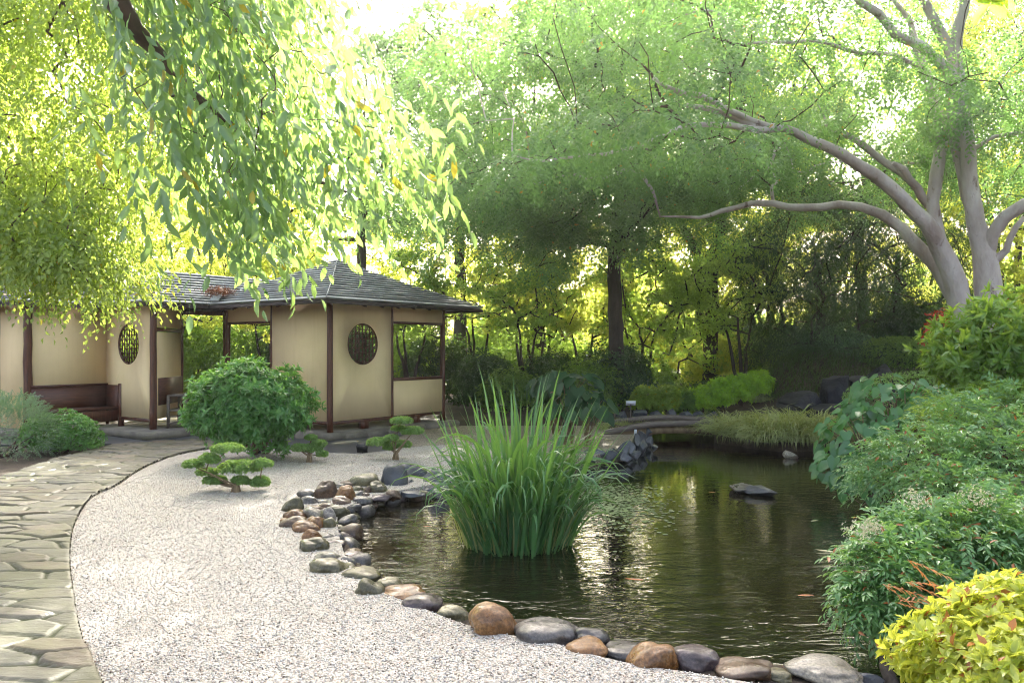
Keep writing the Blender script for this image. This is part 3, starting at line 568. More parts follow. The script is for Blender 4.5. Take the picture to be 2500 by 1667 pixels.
# ------------------------------------------------------------------ tea house
ua = np.array([.589, .808, 0.]); ub = np.array([-.808, .589, 0.]); ax3 = [ua, ub, UP]
PA = np.array([-3.2, 14.0, 0.]); house = thing('tea_house', 'cream walled tea house with dark red timber posts and stepped shingle roof', 'building', PA)
EZ = 2.44
def post(p, name='post', r=.052, z0=.1, z1=2.62, footing=True):
    z = np.linspace(z0, z1, 9); pts = np.stack([np.full(9, p[0]), np.full(9, p[1]), z], 1) + R.normal(0, .003, (9, 3)) * [1, 1, 0]
    q = obj(name, MB().tube(pts, r * (1.08 - .12 * (z - z0) / (z1 - z0)), 14), M['wood'], house, True)
    if footing:
        v, f = ICO3; v = v.copy(); v = v * (1 + .1 * np.array([mnoise.noise(Vector(w * 1.7 + p[0])) for w in v]))[:, None]; v = v * [.15, .13, .12]; v[:, 2] = np.clip(v[:, 2], -.12, .07)
        obj('footing_stone', MB().add(v + [p[0], p[1], .05], f), M['platform'], q, True)
def wall_panel(p, d, L, z0, z1, hole=None, t=.06, name='wall_panel'):
    d = np.asarray(d); nn = np.cross(d, UP); m = MB()
    if hole is None: m.box(np.array(p) * [1, 1, 0] + d * L / 2 + UP * (z0 + z1) / 2, (L, t, z1 - z0), [d, np.cross(UP, d), UP]); return obj(name, m, M['plaster'], house)
    hx, hz, hr = hole; K = 72; a = np.arange(K) / K * 2 * np.pi; cs = np.stack([hx + hr * np.cos(a), hz + hr * np.sin(a)], 1)
    o = []
    for c, s in zip(np.cos(a), np.sin(a)):
        ts = [((L if c > 0 else 0) - hx) / c if abs(c) > 1e-6 else 1e9, ((z1 if s > 0 else z0) - hz) / s if abs(s) > 1e-6 else 1e9]; tt = min(ts); o.append((hx + c * tt, hz + s * tt))
    corners = [(L, z1), (0, z1), (0, z0), (L, z0)]
    o = np.array(o)
    for cn in corners:
        i = np.argmin(((o - cn) ** 2).sum(1)); o[i] = cn
    pts = []
    for off in (-t / 2, t / 2):
        for ring in (cs, o): pts += [np.array(p) * [1, 1, 0] + d * x + UP * z + nn * off for x, z in ring]
    F = []
    for i in range(K):
        j = (i + 1) % K; F += [(i, j, K + j, K + i), (2*K + j, 2*K + i, 3*K + i, 3*K + j), (j, i, 2*K + i, 2*K + j), (K + i, K + j, 3*K + j, 3*K + i)]
    m.add(np.array(pts), F); w = obj(name, m, M['plaster'], house)
    cen = np.array(p) * [1, 1, 0] + d * hx + UP * hz; b = np.linspace(0, 2 * np.pi, 49)
    obj('round_window_frame', MB().tube([cen + d * math.cos(q) * (hr - .002) + UP * math.sin(q) * (hr - .002) for q in b], .022, 6, False), M['wood'], w, True)
    m = MB()
    for k in np.arange(-hr + .05, hr, .085):
        h = math.sqrt(max(hr * hr - k * k, 0)); m.beam(cen + d * k - UP * h, cen + d * k + UP * h, .014, .02, nn); m.beam(cen + UP * k - d * h + nn * .012, cen + UP * k + d * h + nn * .012, .014, .014, nn)
    for k in np.arange(-hr + .04, hr, .12):
        h = math.sqrt(max(hr * hr - k * k, 0)); e1 = (d + UP) / math.sqrt(2); e2 = (d - UP) / math.sqrt(2); m.beam(cen + e2 * k - e1 * h + nn * -.015, cen + e2 * k + e1 * h + nn * -.015, .012, .012, nn)
    obj('round_window_lattice', m, M['board'], w); return w
def rail(p, d, L, z, h=.07, t=.085, name='rail', mat='wood', side=0.):
    nn = np.cross(d, UP); a = np.array(p) * [1, 1, 0] + UP * z + nn * side; obj(name, MB().tube([a, a + np.asarray(d) * L * .5, a + np.asarray(d) * L], h / 2, 8), M[mat], house, True)
# main pavilion: corner A, walls along ua (towards the bridge) and ub
PCn = PA + ua * 3.0; PB = PA + ub * 3.0; PD = PA + ua * 3 + ub * 3; Am = PA + ua * 1.51; Bm = PA + ub * 1.6
for p in (PA, PCn, PB, PD, Am, Bm): post(p, r=.052 if p is not Am and p is not Bm else .042)
wall_panel(PA, ua, 1.51, .31, 2.62, (.76, 1.675, .38))
wall_panel(Am, ua, 1.49, .31, .97); wall_panel(Am, ua, 1.49, 2.1, 2.62, name='upper_wall_panel')
wall_panel(PA, ub, 1.6, .31, 2.62); wall_panel(Bm, ub, 1.4, .31, .97); wall_panel(Bm, ub, 1.4, 2.1, 2.62, name='upper_wall_panel')
for p, d, L in ((PA, ua, 3.), (PA, ub, 3.)): rail(p, d, L, .28)
for p, d, L in ((Am, ua, 1.49), (Bm, ub, 1.4)): rail(p, d, L, 1.0, .075, name='window_sill'); rail(p, d, L, 2.1, .07, name='window_lintel')
for p, d in ((PCn, ub), (PB, ua)):
    obj('back_board', MB().box(p + d * 1.5 + UP * .55, (3., .03, .5), [d, np.cross(UP, d), UP]), M['board'], house); rail(p, d, 3., 2.3, .09, name='beam')
for d, t in ((ua, .8), (ua, 2.2), (ub, .8), (ub, 2.0)): obj('floor_block', MB().box(PA + d * t + UP * .2, (.16, .1, .14), [d, np.cross(UP, d), UP]), M['wood'], house)
# bench bay pavilion
Q1 = np.array([-6.53, 14.5, 0]); Q2 = Q1 + ub * 1.65; Q3 = Q2 - ua * 1.43; Q4 = Q3 + ub * 1.1; Q5 = np.array([-6.62, 15.9, 0]); Q6 = np.array([-5.98, 16.6, 0])
for p, r in ((Q1, .06), (Q2, .03), (Q3, .07), (Q4, .04), (Q5, .055), (Q6, .045)): post(p, r=r)
wall_panel(Q1, ub, 1.65, .31, 2.62, (.82, 1.675, .38)); wall_panel(Q2, -ua, 1.43, .3, 2.62); wall_panel(Q3, ub, 1.1, .12, 2.62)
dq = (Q5 - Q1) / np.linalg.norm(Q5 - Q1); wall_panel(Q1, dq, 1.4, .3, 1.9, name='side_wall_panel'); wall_panel(Q1, dq, 1.4, 1.99, 2.62, name='upper_wall_panel'); rail(Q1, dq, 1.4, 1.945, .08, name='window_lintel')
obj('back_board', MB().box(Q1 + dq * .75 + UP * .8 + np.cross(dq, UP) * .045, (1.2, .03, .5), [dq, np.cross(UP, dq), UP]), M['board'], house)
rail(Q1, ub, 1.65, .28); rail(Q4, ub, 1.6, 2.3, .1, name='beam'); rail(Q4, ub, 1.6, .95, .05, name='beam')
dv = (Q6 - Q5); Lv = np.linalg.norm(dv); rail(Q5, dv / Lv, Lv, 2.33, .12, name='beam'); rail(Q1, (PB - Q1) / np.linalg.norm(PB - Q1), np.linalg.norm(PB - Q1), 2.4, .1, name='beam')
rail(Q6, (PB - Q6) / np.linalg.norm(PB - Q6), np.linalg.norm(PB - Q6), 2.33, .12, name='beam')
# stone platform
m = MB()
for c, s in ((PA + ua * 1.5 + ub * 1.5, (3.34, 3.34)), (Q1 + ub * 1.2 + ua * 1.1, (3.1, 3.5)), ((PB + Q1) / 2 + ua * 1.0, (2.6, 2.6)), (Q3 + ub * 1.4 + ua * .9, (3.1, 3.)) ): m.box(c * [1, 1, 0] + UP * (.055 + .003 * len(m.v)), (*s, .13), ax3)
obj('platform', m, M['platform'], house)
for k in range(11):
    d, o = (ua, -ub) if k < 6 else (ub, -ua); t = (k if k < 6 else k - 6) * .52 + .45; p = PA + d * t + o * .16 + UP * .03
    v, f = ICO3; v = np.sign(v) * np.abs(v) ** .7 * [.27, .1, .09 * R.uniform(.8, 1.2)]; v = v * (1 + .15 * R.normal(0, .15, (len(v), 1))); obj('edging_stone', MB().add(p + v @ np.array([d, o, UP]), f), M['platform'], house, True)
# stepped roofs
def hip_roof(c, la, lb, z0, z1, n, name='roof'):
    """rectangle with front corner c, sides la along ua and lb along ub"""
    half = min(la, lb) / 2; m = MB(); und = MB(); K = n
    def ring(i): return [c + ua * i + ub * i, c + ua * (la - i) + ub * i, c + ua * (la - i) + ub * (lb - i), c + ua * i + ub * (lb - i)]
    hgt = lambda i: z0 + (z1 - z0) * ((i / half) * .86 + .14 * (i / half) ** 2)
    for k in range(K):
        i0, i1 = half * k / K, half * min(1, (k + 1) / K + .004); a0, a1 = hgt(i0) + .03, hgt(i1) + .004
        r0, r1 = ring(i0), ring(i1); th = .026 if k else .05
        for s in range(4):
            t = (s + 1) % 4; seg = 10; A0, B0, A1_, B1_ = r0[s], r0[t], r1[s], r1[t]; V = []
            fr = np.linspace(0, 1, seg + 1); wob = R.normal(0, .003, seg + 1); wob[0] = wob[-1] = 0
            cen_ = c + ua * la / 2 + ub * lb / 2; inn = ring(i0 + .055); A2_, B2_ = inn[s], inn[t]; up_ = .05 if k else .03
            for f_, w_ in zip(fr, wob):
                lo = A0 * (1 - f_) + B0 * f_; hi = A1_ * (1 - f_) + B1_ * f_; rc_ = A2_ * (1 - f_) + B2_ * f_; zl = a0 + up_ - .03 + w_
                V += [[rc_[0], rc_[1], hgt(i0) - .03], [rc_[0], rc_[1], zl - .004], [lo[0], lo[1], zl - .016], [lo[0], lo[1], zl], [hi[0], hi[1], a1 + .012]]
            F = []
            for q in range(seg):
                b = q * 5
                for e in range(4): F.append((b + e, b + 5 + e, b + 6 + e, b + 1 + e))
            m.add(np.array(V), F)
    o = obj(name, m, M['shingle'], house)
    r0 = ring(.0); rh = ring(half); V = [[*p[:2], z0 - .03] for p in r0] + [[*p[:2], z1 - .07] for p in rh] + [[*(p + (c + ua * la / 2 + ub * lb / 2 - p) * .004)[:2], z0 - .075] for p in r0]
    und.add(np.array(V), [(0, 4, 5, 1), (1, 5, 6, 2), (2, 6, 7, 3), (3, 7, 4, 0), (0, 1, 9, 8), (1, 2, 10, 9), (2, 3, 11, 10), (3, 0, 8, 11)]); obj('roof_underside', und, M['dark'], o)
    for i in range(4):                      # hip caps
        a = r0[i] * [1, 1, 0] + UP * (hgt(0) + .035); b = rh[i] * [1, 1, 0] + UP * (z1 + .03); obj('hip_cap', MB().tube([a + (b - a) * q + UP * (hgt(half * q) - z0 - (z1 - z0) * q) for q in np.linspace(0, 1, 7)], .011, 5), M['shingle'], o)
    return o
def rafters(c, d, into, L, z0, slope, step=.42):
    t = .95
    while t < L - .75:
        a = c + d * t + into * .06 + UP * (z0 - .085); b = a + into * .75 + UP * .75 * slope; obj('rafter', MB().beam(a, b, .06, .07), M['wood'], house); t += step
E0 = np.array([-3.07, 13.16, 0]); E1 = np.array([-6.54, 14.08, 0]); E3 = np.array([-8.66, 13.75, 0])
hip_roof(E0, 4.2, 4.2, EZ - .02, 3.36, 17); rafters(E0, ua, ub, 4.1, EZ, .44); rafters(E0, ub, ua, 3.9, EZ, .44)
hip_roof(E1, 4.6, 2.2, EZ - .018, 3.09, 12); rafters(E1, ua, ub, 1.4, EZ, .55); rafters(E1, ub, ua, 1.9, EZ, .55)
hip_roof(E3, 3.8, 4.2, EZ - .022, 3.2, 14)
obj('valley_flashing', MB().beam(np.array([-5.6, 14.97, 2.49]), np.array([-5.66, 15.45, 2.74]), .16, .012), M['shingle'], house)
n = 900; cpt = np.array([-5.62, 15.25, 2.68]); q = cpt + R.normal(0, 1, (n, 3)) * [.13, .13, .035]; mb = MB(); leaves(mb, q, rv(n), rv(n), .07, .012); 
tag(obj('leaf_litter', mb, M['deadleaf'], loc=cpt), 'brown heap of dead leaves caught in the roof valley', 'leaf heap', kind='stuff')
# benches
bd = -ua; nb = np.cross(bd, UP); nb = nb if nb @ (np.array([0, 0, 0]) - Q2) > 0 else -nb
bench = thing('bench', 'dark red wooden corner bench with boarded back in the open bay', 'bench', (Q2 + nb * .3))
axb = [bd, np.cross(UP, bd), UP]; mid = Q2 + bd * .72
obj('backrest', MB().box(mid + nb * .06 + UP * .62, (1.36, .03, .56), axb), M['board'], bench); obj('top_rail', MB().box(mid + nb * .07 + UP * .91, (1.38, .05, .035), axb), M['board'], bench)
obj('seat', MB().box(mid + nb * .3 + UP * .47, (1.36, .42, .035), axb), M['board'], bench); obj('front_apron', MB().box(mid + nb * .53 + UP * .33, (1.3, .03, .2), axb), M['wood'], bench)
for t in (.02, 1.4): obj('leg', MB().box(Q2 + bd * t + nb * .56 + UP * (.38 if t > 1 else .5), (.09, .06, .58 if t > 1 else .86), axb), M['wood'], bench)
obj('side_backrest', MB().box(Q2 + nb * .3 + bd * .04 + UP * .62, (.03, .5, .56), axb), M['board'], bench)
for z in (.45, .75, .3): obj('arm_rail', MB().tube([Q2 + bd * 1.44 + nb * .05 + UP * z, Q2 + bd * 1.42 + nb * .56 + UP * z], .018, 8), M['greywood'], bench, True)
s0 = Q1 + dq * .25 + np.cross(dq, UP) * .35; stool = thing('side_table', 'grey timber stand with two shelves inside the doorway', 'stand', s0)
axs = [dq, np.cross(UP, dq), UP]
for z in (.72, .45, .2): obj('shelf', MB().box(s0 + dq * .25 + UP * z, (.62, .36, .03), axs), M['greywood'], stool)
for a in (-.04, .54):
    for b in (-.16, .16): obj('leg', MB().box(s0 + dq * a + np.cross(dq, UP) * b + UP * .42, (.045, .045, .6), axs), M['greywood'], stool)
# ------------------------------------------------------------------ footbridge, lights, signs, fences
bc = np.array([3.2, 15.4, 0]); br = thing('footbridge', 'low arched timber footbridge over the narrow end of the pond', 'bridge', bc)
tt = np.linspace(-1, 1, 15)
def arch(dy, z, w, h, crown=.19):
    V = []; F = []
    for k, t_ in enumerate(tt):
        for oy, oz in ((-w, -h), (w, -h), (w, h), (-w, h)): V.append(bc + [t_ * 1.42 - .08, dy + oy / 2, z + oz / 2 - crown * t_ * t_])
        if k: F += [(4*k-4+e, 4*k-4+(e+1) % 4, 4*k+(e+1) % 4, 4*k+e) for e in range(4)]
    return MB().add(np.array(V), F + [(0, 1, 2, 3), tuple(4*(len(tt)-1)+e for e in (3, 2, 1, 0))])
for yy in (-.62, .62):
    obj('edge_beam', arch(yy, .21, .1, .1), M['greywood'], br); obj('bearer', arch(yy * .92, .09, .08, .13), M['bark_tan'], br)
m = MB()
for k in range(30):
    t = -1 + (k + .5) / 15; m.box(bc + [t * 1.38 - .08, 0, .145 - .19 * t * t], (.083, 1.14, .03))
obj('deck', m, M['greywood'], br)
def spot(px, py, label):
    g = G(px, py); t = thing('garden_spotlight', label, 'spotlight', g, 'black garden spotlights on the gravel')
    a = [np.array([1, 0, 0]), np.array([0, .8, .6]), np.array([0, -.6, .8])]; b = obj('lamp_housing', MB().box(g + UP * .1, (.15, .08, .12), a), M['iron'], t); obj('lens_frame', MB().box(g + np.array([0, -.04, .07]), (.16, .02, .13), a), M['iron'], b)
    obj('stake', MB().tube([g - UP * .02, g + UP * .1], .012, 6), M['iron'], t); obj('bracket', MB().box(g + UP * .03, (.1, .06, .012)), M['iron'], t)
spot(885, 1106, 'black spotlight on the gravel beside the small two tiered clipped tree'); spot(625, 1108, 'black spotlight under the round leafy bush')
def sign(p, w, h, label, lines=0):
    t = thing('plant_sign', label, 'sign', p * [1, 1, 0] + UP * gz(p[0], p[1])); pl = obj('sign_plate', MB().box(p, (w, .012, h), [np.array([1, 0, 0]), np.array([0, .9, .42]), np.array([0, -.42, .9])]), M['white'], t)
    obj('stake', MB().beam(p - UP * .02, np.array([p[0], p[1] + .02, gz(p[0], p[1]) - .02]), .02, .012, (0, 1, 0)), M['greywood'], t)
    for k in range(lines): obj('lettering_line', MB().box(p + np.array([-w * .03 * k, -.008, h * (.28 - .19 * k)]), (w * (.8 - .1 * (k % 2)), .004, h * .06), [np.array([1, 0, 0]), np.array([0, .9, .42]), np.array([0, -.42, .9])]), M['ink'], pl)
sign(P(1540, 984, 15.9), .19, .1, 'small pale information plate before the bright green shrubs', 4)
sign(P(1551, 1056, 14.2), .045, .13, 'narrow white marker among the slate rocks by the footbridge')
def iron_fence(x0, x1, y, z, label):
    t = thing('iron_fence', label, 'fence', (x0, y, z))
    for zz in (.25, 1.25): obj('rail', MB().box(((x0 + x1) / 2, y, z + zz), (x1 - x0, .03, .04)), M['iron'], t)
    m = MB()
    for x in np.arange(x0, x1, .13): m.box((x, y, z + .72), (.02, .02, 1.36))
    obj('bars', m, M['iron'], t)
    for x in np.arange(x0, x1 + .1, 2.4): obj('post', MB().box((x, y, z + .78), (.07, .07, 1.56)), M['iron'], t)
iron_fence(-2.4, 7.2, 29.0, .5, 'black iron bar fence seen through the trees beyond the garden')
t = thing('timber_fence', 'brown board fence in the dark behind the mossy mound', 'fence', (9, 20.6, .5)); m = MB()
for k in range(16): m.box((7.9 + k * .2, 20.6, 1.25), (.185, .02, 1.5))
obj('boards', m, M['board'], t); obj('rail', MB().box((9.4, 20.57, 1.6), (3.2, .04, .08)), M['wood'], t)
hp = np.array([7.9, 24.5, .6]); t = thing('timber_gatehouse', 'small timber shelter with a flat dark roof seen beyond the maples', 'shelter', hp)
obj('roof', MB().box(hp + UP * 1.62, (1.5, 1.2, .09)).box(hp + UP * 1.70, (1.1, .8, .08)), M['shingle'], t); m = MB()
for k in range(6): m.box(hp + [-.5 + k * .2, -.45, .75], (.17, .04, 1.3))
obj('wall', m, M['bark_tan'], t)
for a in (-.6, .6): obj('post', MB().box(hp + [a, -.5, .8], (.09, .09, 1.6)), M['wood'], t)
# ------------------------------------------------------------------ koi, pond weed, fallen leaves
def koi(px, py, L, ang, mat, label):
    g = G(px, py, WZ); t = thing('koi', label, 'fish', g); m = MB(); s = np.linspace(0, 1, 9); r = L * .11 * np.sqrt(np.clip(np.sin(np.pi * np.clip(s * .9 + .06, 0, 1)), 0.02, 1)) * (1.1 - .5 * s)
    d = np.array([math.cos(ang), math.sin(ang), 0]); n_ = np.array([-d[1], d[0], 0]); pts = np.array([g + d * (x - .5) * L + n_ * .03 * L * math.sin(x * 5) - UP * L * .075 for x in s]); m.tube(pts, r, 10)
    e = pts[-1]; m.add(np.array([pts[-2], e + d * .16 * L + n_ * .09 * L, e + d * .1 * L, e + d * .16 * L - n_ * .09 * L]), [(0, 1, 2), (0, 2, 3)]); m.add(np.array([pts[2] + n_ * .05 * L, pts[3] + n_ * .2 * L, pts[4] + n_ * .05 * L]), [(0, 1, 2)]); m.add(np.array([pts[2] - n_ * .05 * L, pts[3] - n_ * .2 * L, pts[4] - n_ * .05 * L]), [(0, 2, 1)])
    tag(t, group='koi swimming in the pond'); obj('body', m, M[mat], t, True)
koi(1735, 1201, .16, 3.3, 'koi', 'small orange koi near the flat grey rock'); koi(2005, 1342, .28, 2.6, 'koipale', 'long pale koi at the surface by the feathery bush'); koi(1992, 1270, .16, .4, 'koipale', 'short pale koi beyond the long pale one')
koi(1540, 1412, .24, 2.9, 'koi', 'orange koi below the reeds in the open water'); koi(1048, 1284, .16, .2, 'koi', 'tiny orange koi between the stones and the reeds'); koi(1975, 1452, .2, .1, 'koi', 'orange red koi in the rippled water by the bush')
m = MB(); n = 1900; c0 = G(1480, 1215, WZ)
a = R.uniform(0, 6.28, n); rr = np.sqrt(R.uniform(0, 1, n)) * (1 + .35 * np.sin(a * 3 + 1) + .2 * np.sin(a * 7)); cl_ = R.normal(0, .22, (40, 2))[R.integers(0, 40, n)]; cxs = c0[0] + np.cos(a) * rr * .5 + cl_[:, 0]; cys = c0[1] + np.sin(a) * rr * 1.0 + cl_[:, 1] * 2.2; rad = R.uniform(.006, .026, n)
ang = np.linspace(0, 2 * np.pi, 9)[:-1]; V = np.stack([cxs[:, None] + np.cos(ang) * rad[:, None], cys[:, None] + np.sin(ang) * rad[:, None], np.repeat((WZ + .003 + R.uniform(0, .003, n))[:, None], 8, 1)], -1)
m.add(V.reshape(-1, 3), np.arange(n * 8).reshape(-1, 8)); tag(obj('pond_weed', m, M['lily']), 'pale green floating weed spread on the water beside the reeds', 'pond weed', kind='stuff')
def one_leaf(mat, L):
    m = MB(); leaves(m, np.zeros((1, 3)), np.array([[1., .2, .12]]), np.array([[0, .3, 1.]]), L, L * .5, 1, curl=.25); return m
lm = [obj('fallen_leaf', one_leaf('deadleaf', .06), M['deadleaf'], loc=G(645, 1463) + UP * .025), obj('fallen_leaf', one_leaf('greenfall', .055), M['greenfall'], loc=G(685, 1473) + UP * .025)]
tag(lm[0], 'curled brown leaf lying on the white gravel', 'leaf', 'brown leaves fallen on the gravel'); tag(lm[1], 'green leaf lying on the white gravel', 'leaf', 'green leaves fallen on the gravel')
for o_ in lm: o_.scale = (1.25, 1.25, 1.25)
fl = [(268,1414,0),(225,1555,0),(350,1582,0),(352,1567,0),(590,1402,0),(605,1318,0),(828,1447,0),(830,1455,0),(747,1505,0),(770,1470,0),(950,1560,0),(1180,1650,0),(886,1655,0),(645,1500,0),(560,1400,0),(415,1345,0),(300,1330,0),(575,1222,0),(650,1235,0),(780,1436,0),(300,1490,0),(415,1520,0),(500,1585,0),(1000,1640,0),(1120,1600,0),(720,1590,0),(580,1640,0),(1400,1640,0),(1230,1620,0),(335,1217,1),(345,1530,1),(355,1216,1),(230,1340,1),(690,1476,1),(600,1545,1)]
for px, py, k in fl:
    s = R.uniform(.8, 1.6); c = lm[k].copy(); C.objects.link(c); c.location = G(px, py) + UP * .025; c.rotation_euler = (R.uniform(-.3, .3), R.uniform(-.2, .2), R.uniform(0, 6.28)); c.scale = (s, s, s)
# ------------------------------------------------------------------ reeds in the pond
def blades(mb, p, L, lean, az, w, droop, seg=9, fold=.25):
    N = len(p); t = np.linspace(0, 1, seg + 1); dirh = np.stack([np.cos(az), np.sin(az), 0 * az], 1); side = np.stack([-np.sin(az), np.cos(az), 0 * az], 1)
    th = lean[:, None] + droop[:, None] * np.clip((t[None] - .35) / .65, 0, 1) ** 2; ds = (L / seg)[:, None]
    hx = np.cumsum(np.sin(th) * ds, 1) - np.sin(th[:, :1]) * ds; hz = np.cumsum(np.cos(th) * ds, 1) - np.cos(th[:, :1]) * ds
    c = p[:, None] + dirh[:, None] * hx[..., None] + UP * hz[..., None]; ww = w[:, None] * np.array(1 - .15 * t - .85 * t ** 4)[None] / 2 * np.clip(.6 + t * 2, 0, 1)
    up = dirh[:, None] * np.cos(th)[..., None] - UP * np.sin(th)[..., None]
    tw = R.uniform(-.9, .9, N)[:, None, None]; sd = side[:, None] * np.cos(tw) + up * np.sin(tw)
    V = np.stack([c - sd * ww[..., None] + up * (ww * fold)[..., None], c, c + sd * ww[..., None] + up * (ww * fold)[..., None]], 2)
    k = 3; i, j = np.meshgrid(np.arange(seg), np.arange(2), indexing='ij'); q = np.stack([i*k+j, i*k+j+1, (i+1)*k+j+1, (i+1)*k+j], -1).reshape(-1, 4)
    mb.add(V.reshape(-1, 3), (np.arange(N)[:, None, None] * (k * (seg + 1)) + q).reshape(-1, 4))
rc = G(1262, 1345, WZ); n = 520; a = R.uniform(0, 6.28, n); r = np.sqrt(R.uniform(0, 1, n)); p = rc + np.stack([np.cos(a) * r * .4 * R.uniform(.75, 1.25, n), np.sin(a) * r * .42 * R.uniform(.8, 1.25, n) + .25, 0 * a - .02], 1)
L = R.uniform(.8, 1.75, n) * (1.05 - .25 * r); lean = .03 + .42 * r * R.uniform(.2, 1.4, n); droop = np.where(R.uniform(0, 1, n) < .68, R.uniform(1.2, 2.9, n), R.uniform(.05, .5, n)); L = np.where(droop > .9, L * .88, L); az = a + R.normal(0, .55, n)
mb = MB(); blades(mb, p, L, lean, az, R.uniform(.024, .042, n), droop)
reed = thing('reed_clump', 'tall green reed clump standing in the pond', 'reeds', rc); obj('blades', mb, M['reed'], reed)
n = 260; a = R.uniform(0, 6.28, n); r = np.sqrt(R.uniform(0, 1, n)); mb = MB(); blades(mb, rc + np.stack([np.cos(a) * r * .48, np.sin(a) * r * .4 + .25, 0 * a - .02], 1), R.uniform(.2, .55, n), .2 * r + .1, a, R.uniform(.01, .018, n), R.uniform(0, .6, n)); obj('old_blades', mb, M['sedge'], reed, label='short straw coloured blades at the foot of the clump')
# ------------------------------------------------------------------ shrubs
def stems(parent, base, tops, mat='twig', r=.012, r0=.03):
    m = MB()
    for t in tops:
        b = base + R.normal(0, .05, 3) * [1, 1, 0]; mid = (b + t) / 2 + R.normal(0, .06, 3); m.tube([b - UP * .05, mid, t], [r0, (r + r0) / 2, r * .5], 6)
    return obj('stems', m, M[mat], parent, True)
def shrub(name, label, cat, base, rad, mat, n, ll, lw, k=6, zc=None, group=None, kind='ros', detail=0, lump=.14, nstem=7, lo=.6, smat='twig', zmin=-.5, spread=.9, part='foliage'):
    base = np.asarray(base, float); rad = np.asarray(rad, float); c = base + UP * (rad[2] * .55 if zc is None else zc)
    t = thing(name, label, cat, base, group); v, d = ball(n, lo, 1.0, zmin); v = v * lumps(d, lump, 2.2, R.uniform(0, 30))[:, None]; p = c + v * rad; p[:, 2] = np.maximum(p[:, 2], base[2] + .02)
    dn = nrm(d / rad * rad.mean() + UP * .35 + rv(len(d), .3)); m = MB()
    if kind == 'ros': rosettes(m, p, dn, k, ll, lw, spread, detail)
    elif kind == 'pinn': sprigs(m, p, nrm(dn + rv(len(d), .35)), ll * 3.2, k, ll, lw, 55, .5, 0, .22, detail, stem=.0015)
    elif kind == 'jun': sprigs(m, p, nrm(dn + UP * .3 + rv(len(d), .3)), ll * 5, k, ll, lw, 28, .35, 0, .1, detail)
    obj(part, m, M[mat], t)
    if nstem: stems(t, base, [c + (x * rad * .75) for x in nrm(rv(nstem)) * [1, 1, .5] + [0, 0, .15]], smat, .008 * rad[2] + .002, .022 * rad[2] + .004)
    return t
def grd(px, py, z=None):
    g = G(px, py, 0 if z is None else z); 
    for _ in range(4): g = G(px, py, gz(g[0], g[1]))
    return g
# round bush behind the clipped trees
g = G(632, 1108); c = P(612, 1008, 11.3)
t = thing('round_bush', 'big dense rounded green bush on short stems at the path end', 'bush', g)
m = MB(); n = 4200; v, d = ball(n, .35, 1., -.75); v *= lumps(d, .17, 2.6, 3.)[:, None]; v[:, :2] *= np.where(v[:, 2:] < -.25, 1 + (v[:, 2:] + .25) * .55, 1); p = c + v * [.83, .78, .64]; p[:, 2] += .04
sk = (p[:, 2] < c[2] - .3); p[sk, 2] += R.uniform(-.15, .25, sk.sum())
rosettes(m, p, nrm(d + UP * .5 + rv(len(d), .3)), 7, .1, .036, .95, 1, .2); obj('foliage', m, M['rhodo'], t)
stems(t, g, [c + q for q in ([-.5, 0, -.1], [.5, .1, -.1], [0, .3, .1], [.2, -.2, 0], [-.2, .2, .1], [.35, .35, -.2])], 'bark_tan', .02, .035)
# clipped cloud trees
def cloud_tree(base, pads, s, label, R8=lambda q: q):
    t = thing('clipped_cloud_tree', label, 'bonsai', base, 'small clipped trees growing in the white gravel'); Yb = base[1]; tops = []
    m = MB()
    for (px, py, rx, ry) in pads:
        dz = R.uniform(-.12, .12); c = P(px, py, Yb + dz); a, b = rx * Yb / FPX, ry * Yb / FPX; n = int(460 * a * b / (.12 * .06) * .5) + 130
        v, d = ball(n, .55, 1., -.55); v *= lumps(d, .1, 2.5, px)[:, None]; q = c + v * [a * .94, a * .8, b * .78]; rosettes(m, q, nrm(d * [1, 1, 1.6] + UP * .4 + rv(len(d), .45)), 6, s, s * .42, .95, 0); tops.append(c - UP * b * .4)
    obj('foliage_pads', m, M['cloud'], t); st = [np.array([*(base - UP * .02), .03])]; st = [[*(base - UP * .03), .032], [*(base + [0, 0, .06]), .028], [*(base + [0.01, .0, .12]), .022]]
    mb = MB(); grow(mb, [st], tops, tip=.006, sag=.0, power=2.); 
    for _ in range(7):
        a = R.uniform(0, 6.28); mb.tube([base + [.05 * math.cos(a), .04 * math.sin(a), -.02], base + [.035 * math.cos(a), .03 * math.sin(a), .08], tops[R.integers(len(tops))]], [.014, .011, .005], 6)
    obj('trunk', mb, M['bark_tan'], t, True)
C8 = lambda L_: [(x / 2.351, 1000 + y / 2.351, a / 2.351, b / 2.351) for x, y, a, b in L_]
C1 = lambda L_: [(x / 1.8816, 600 + y / 1.8816, a / 1.8816, b / 1.8816) for x, y, a, b in L_]
cloud_tree(G(576, 1203), C8([(1305,222,98,32),(1200,282,62,38),(1112,312,62,30),(1188,358,62,26),(1375,330,125,48),(1505,308,66,32),(1235,405,70,32),(1380,408,58,32),(1495,415,56,42)]), .03, 'widest clipped cloud tree with nine flat foliage pads, nearest the path')
cloud_tree(G(757, 1130), C1([(1428,880,28,14),(1465,908,36,20),(1375,928,38,22),(1435,930,50,26),(1480,955,26,18)]), .032, 'smallest clipped cloud tree, pale and open, between path end and wall')
cloud_tree(G(967, 1124), C1([(1845,803,54,22),(1892,850,56,24),(1828,838,32,15),(1798,882,36,16),(1738,902,56,26),(1842,912,52,22),(1790,925,30,18)]), .032, 'two tiered clipped cloud tree beside the black spotlight')
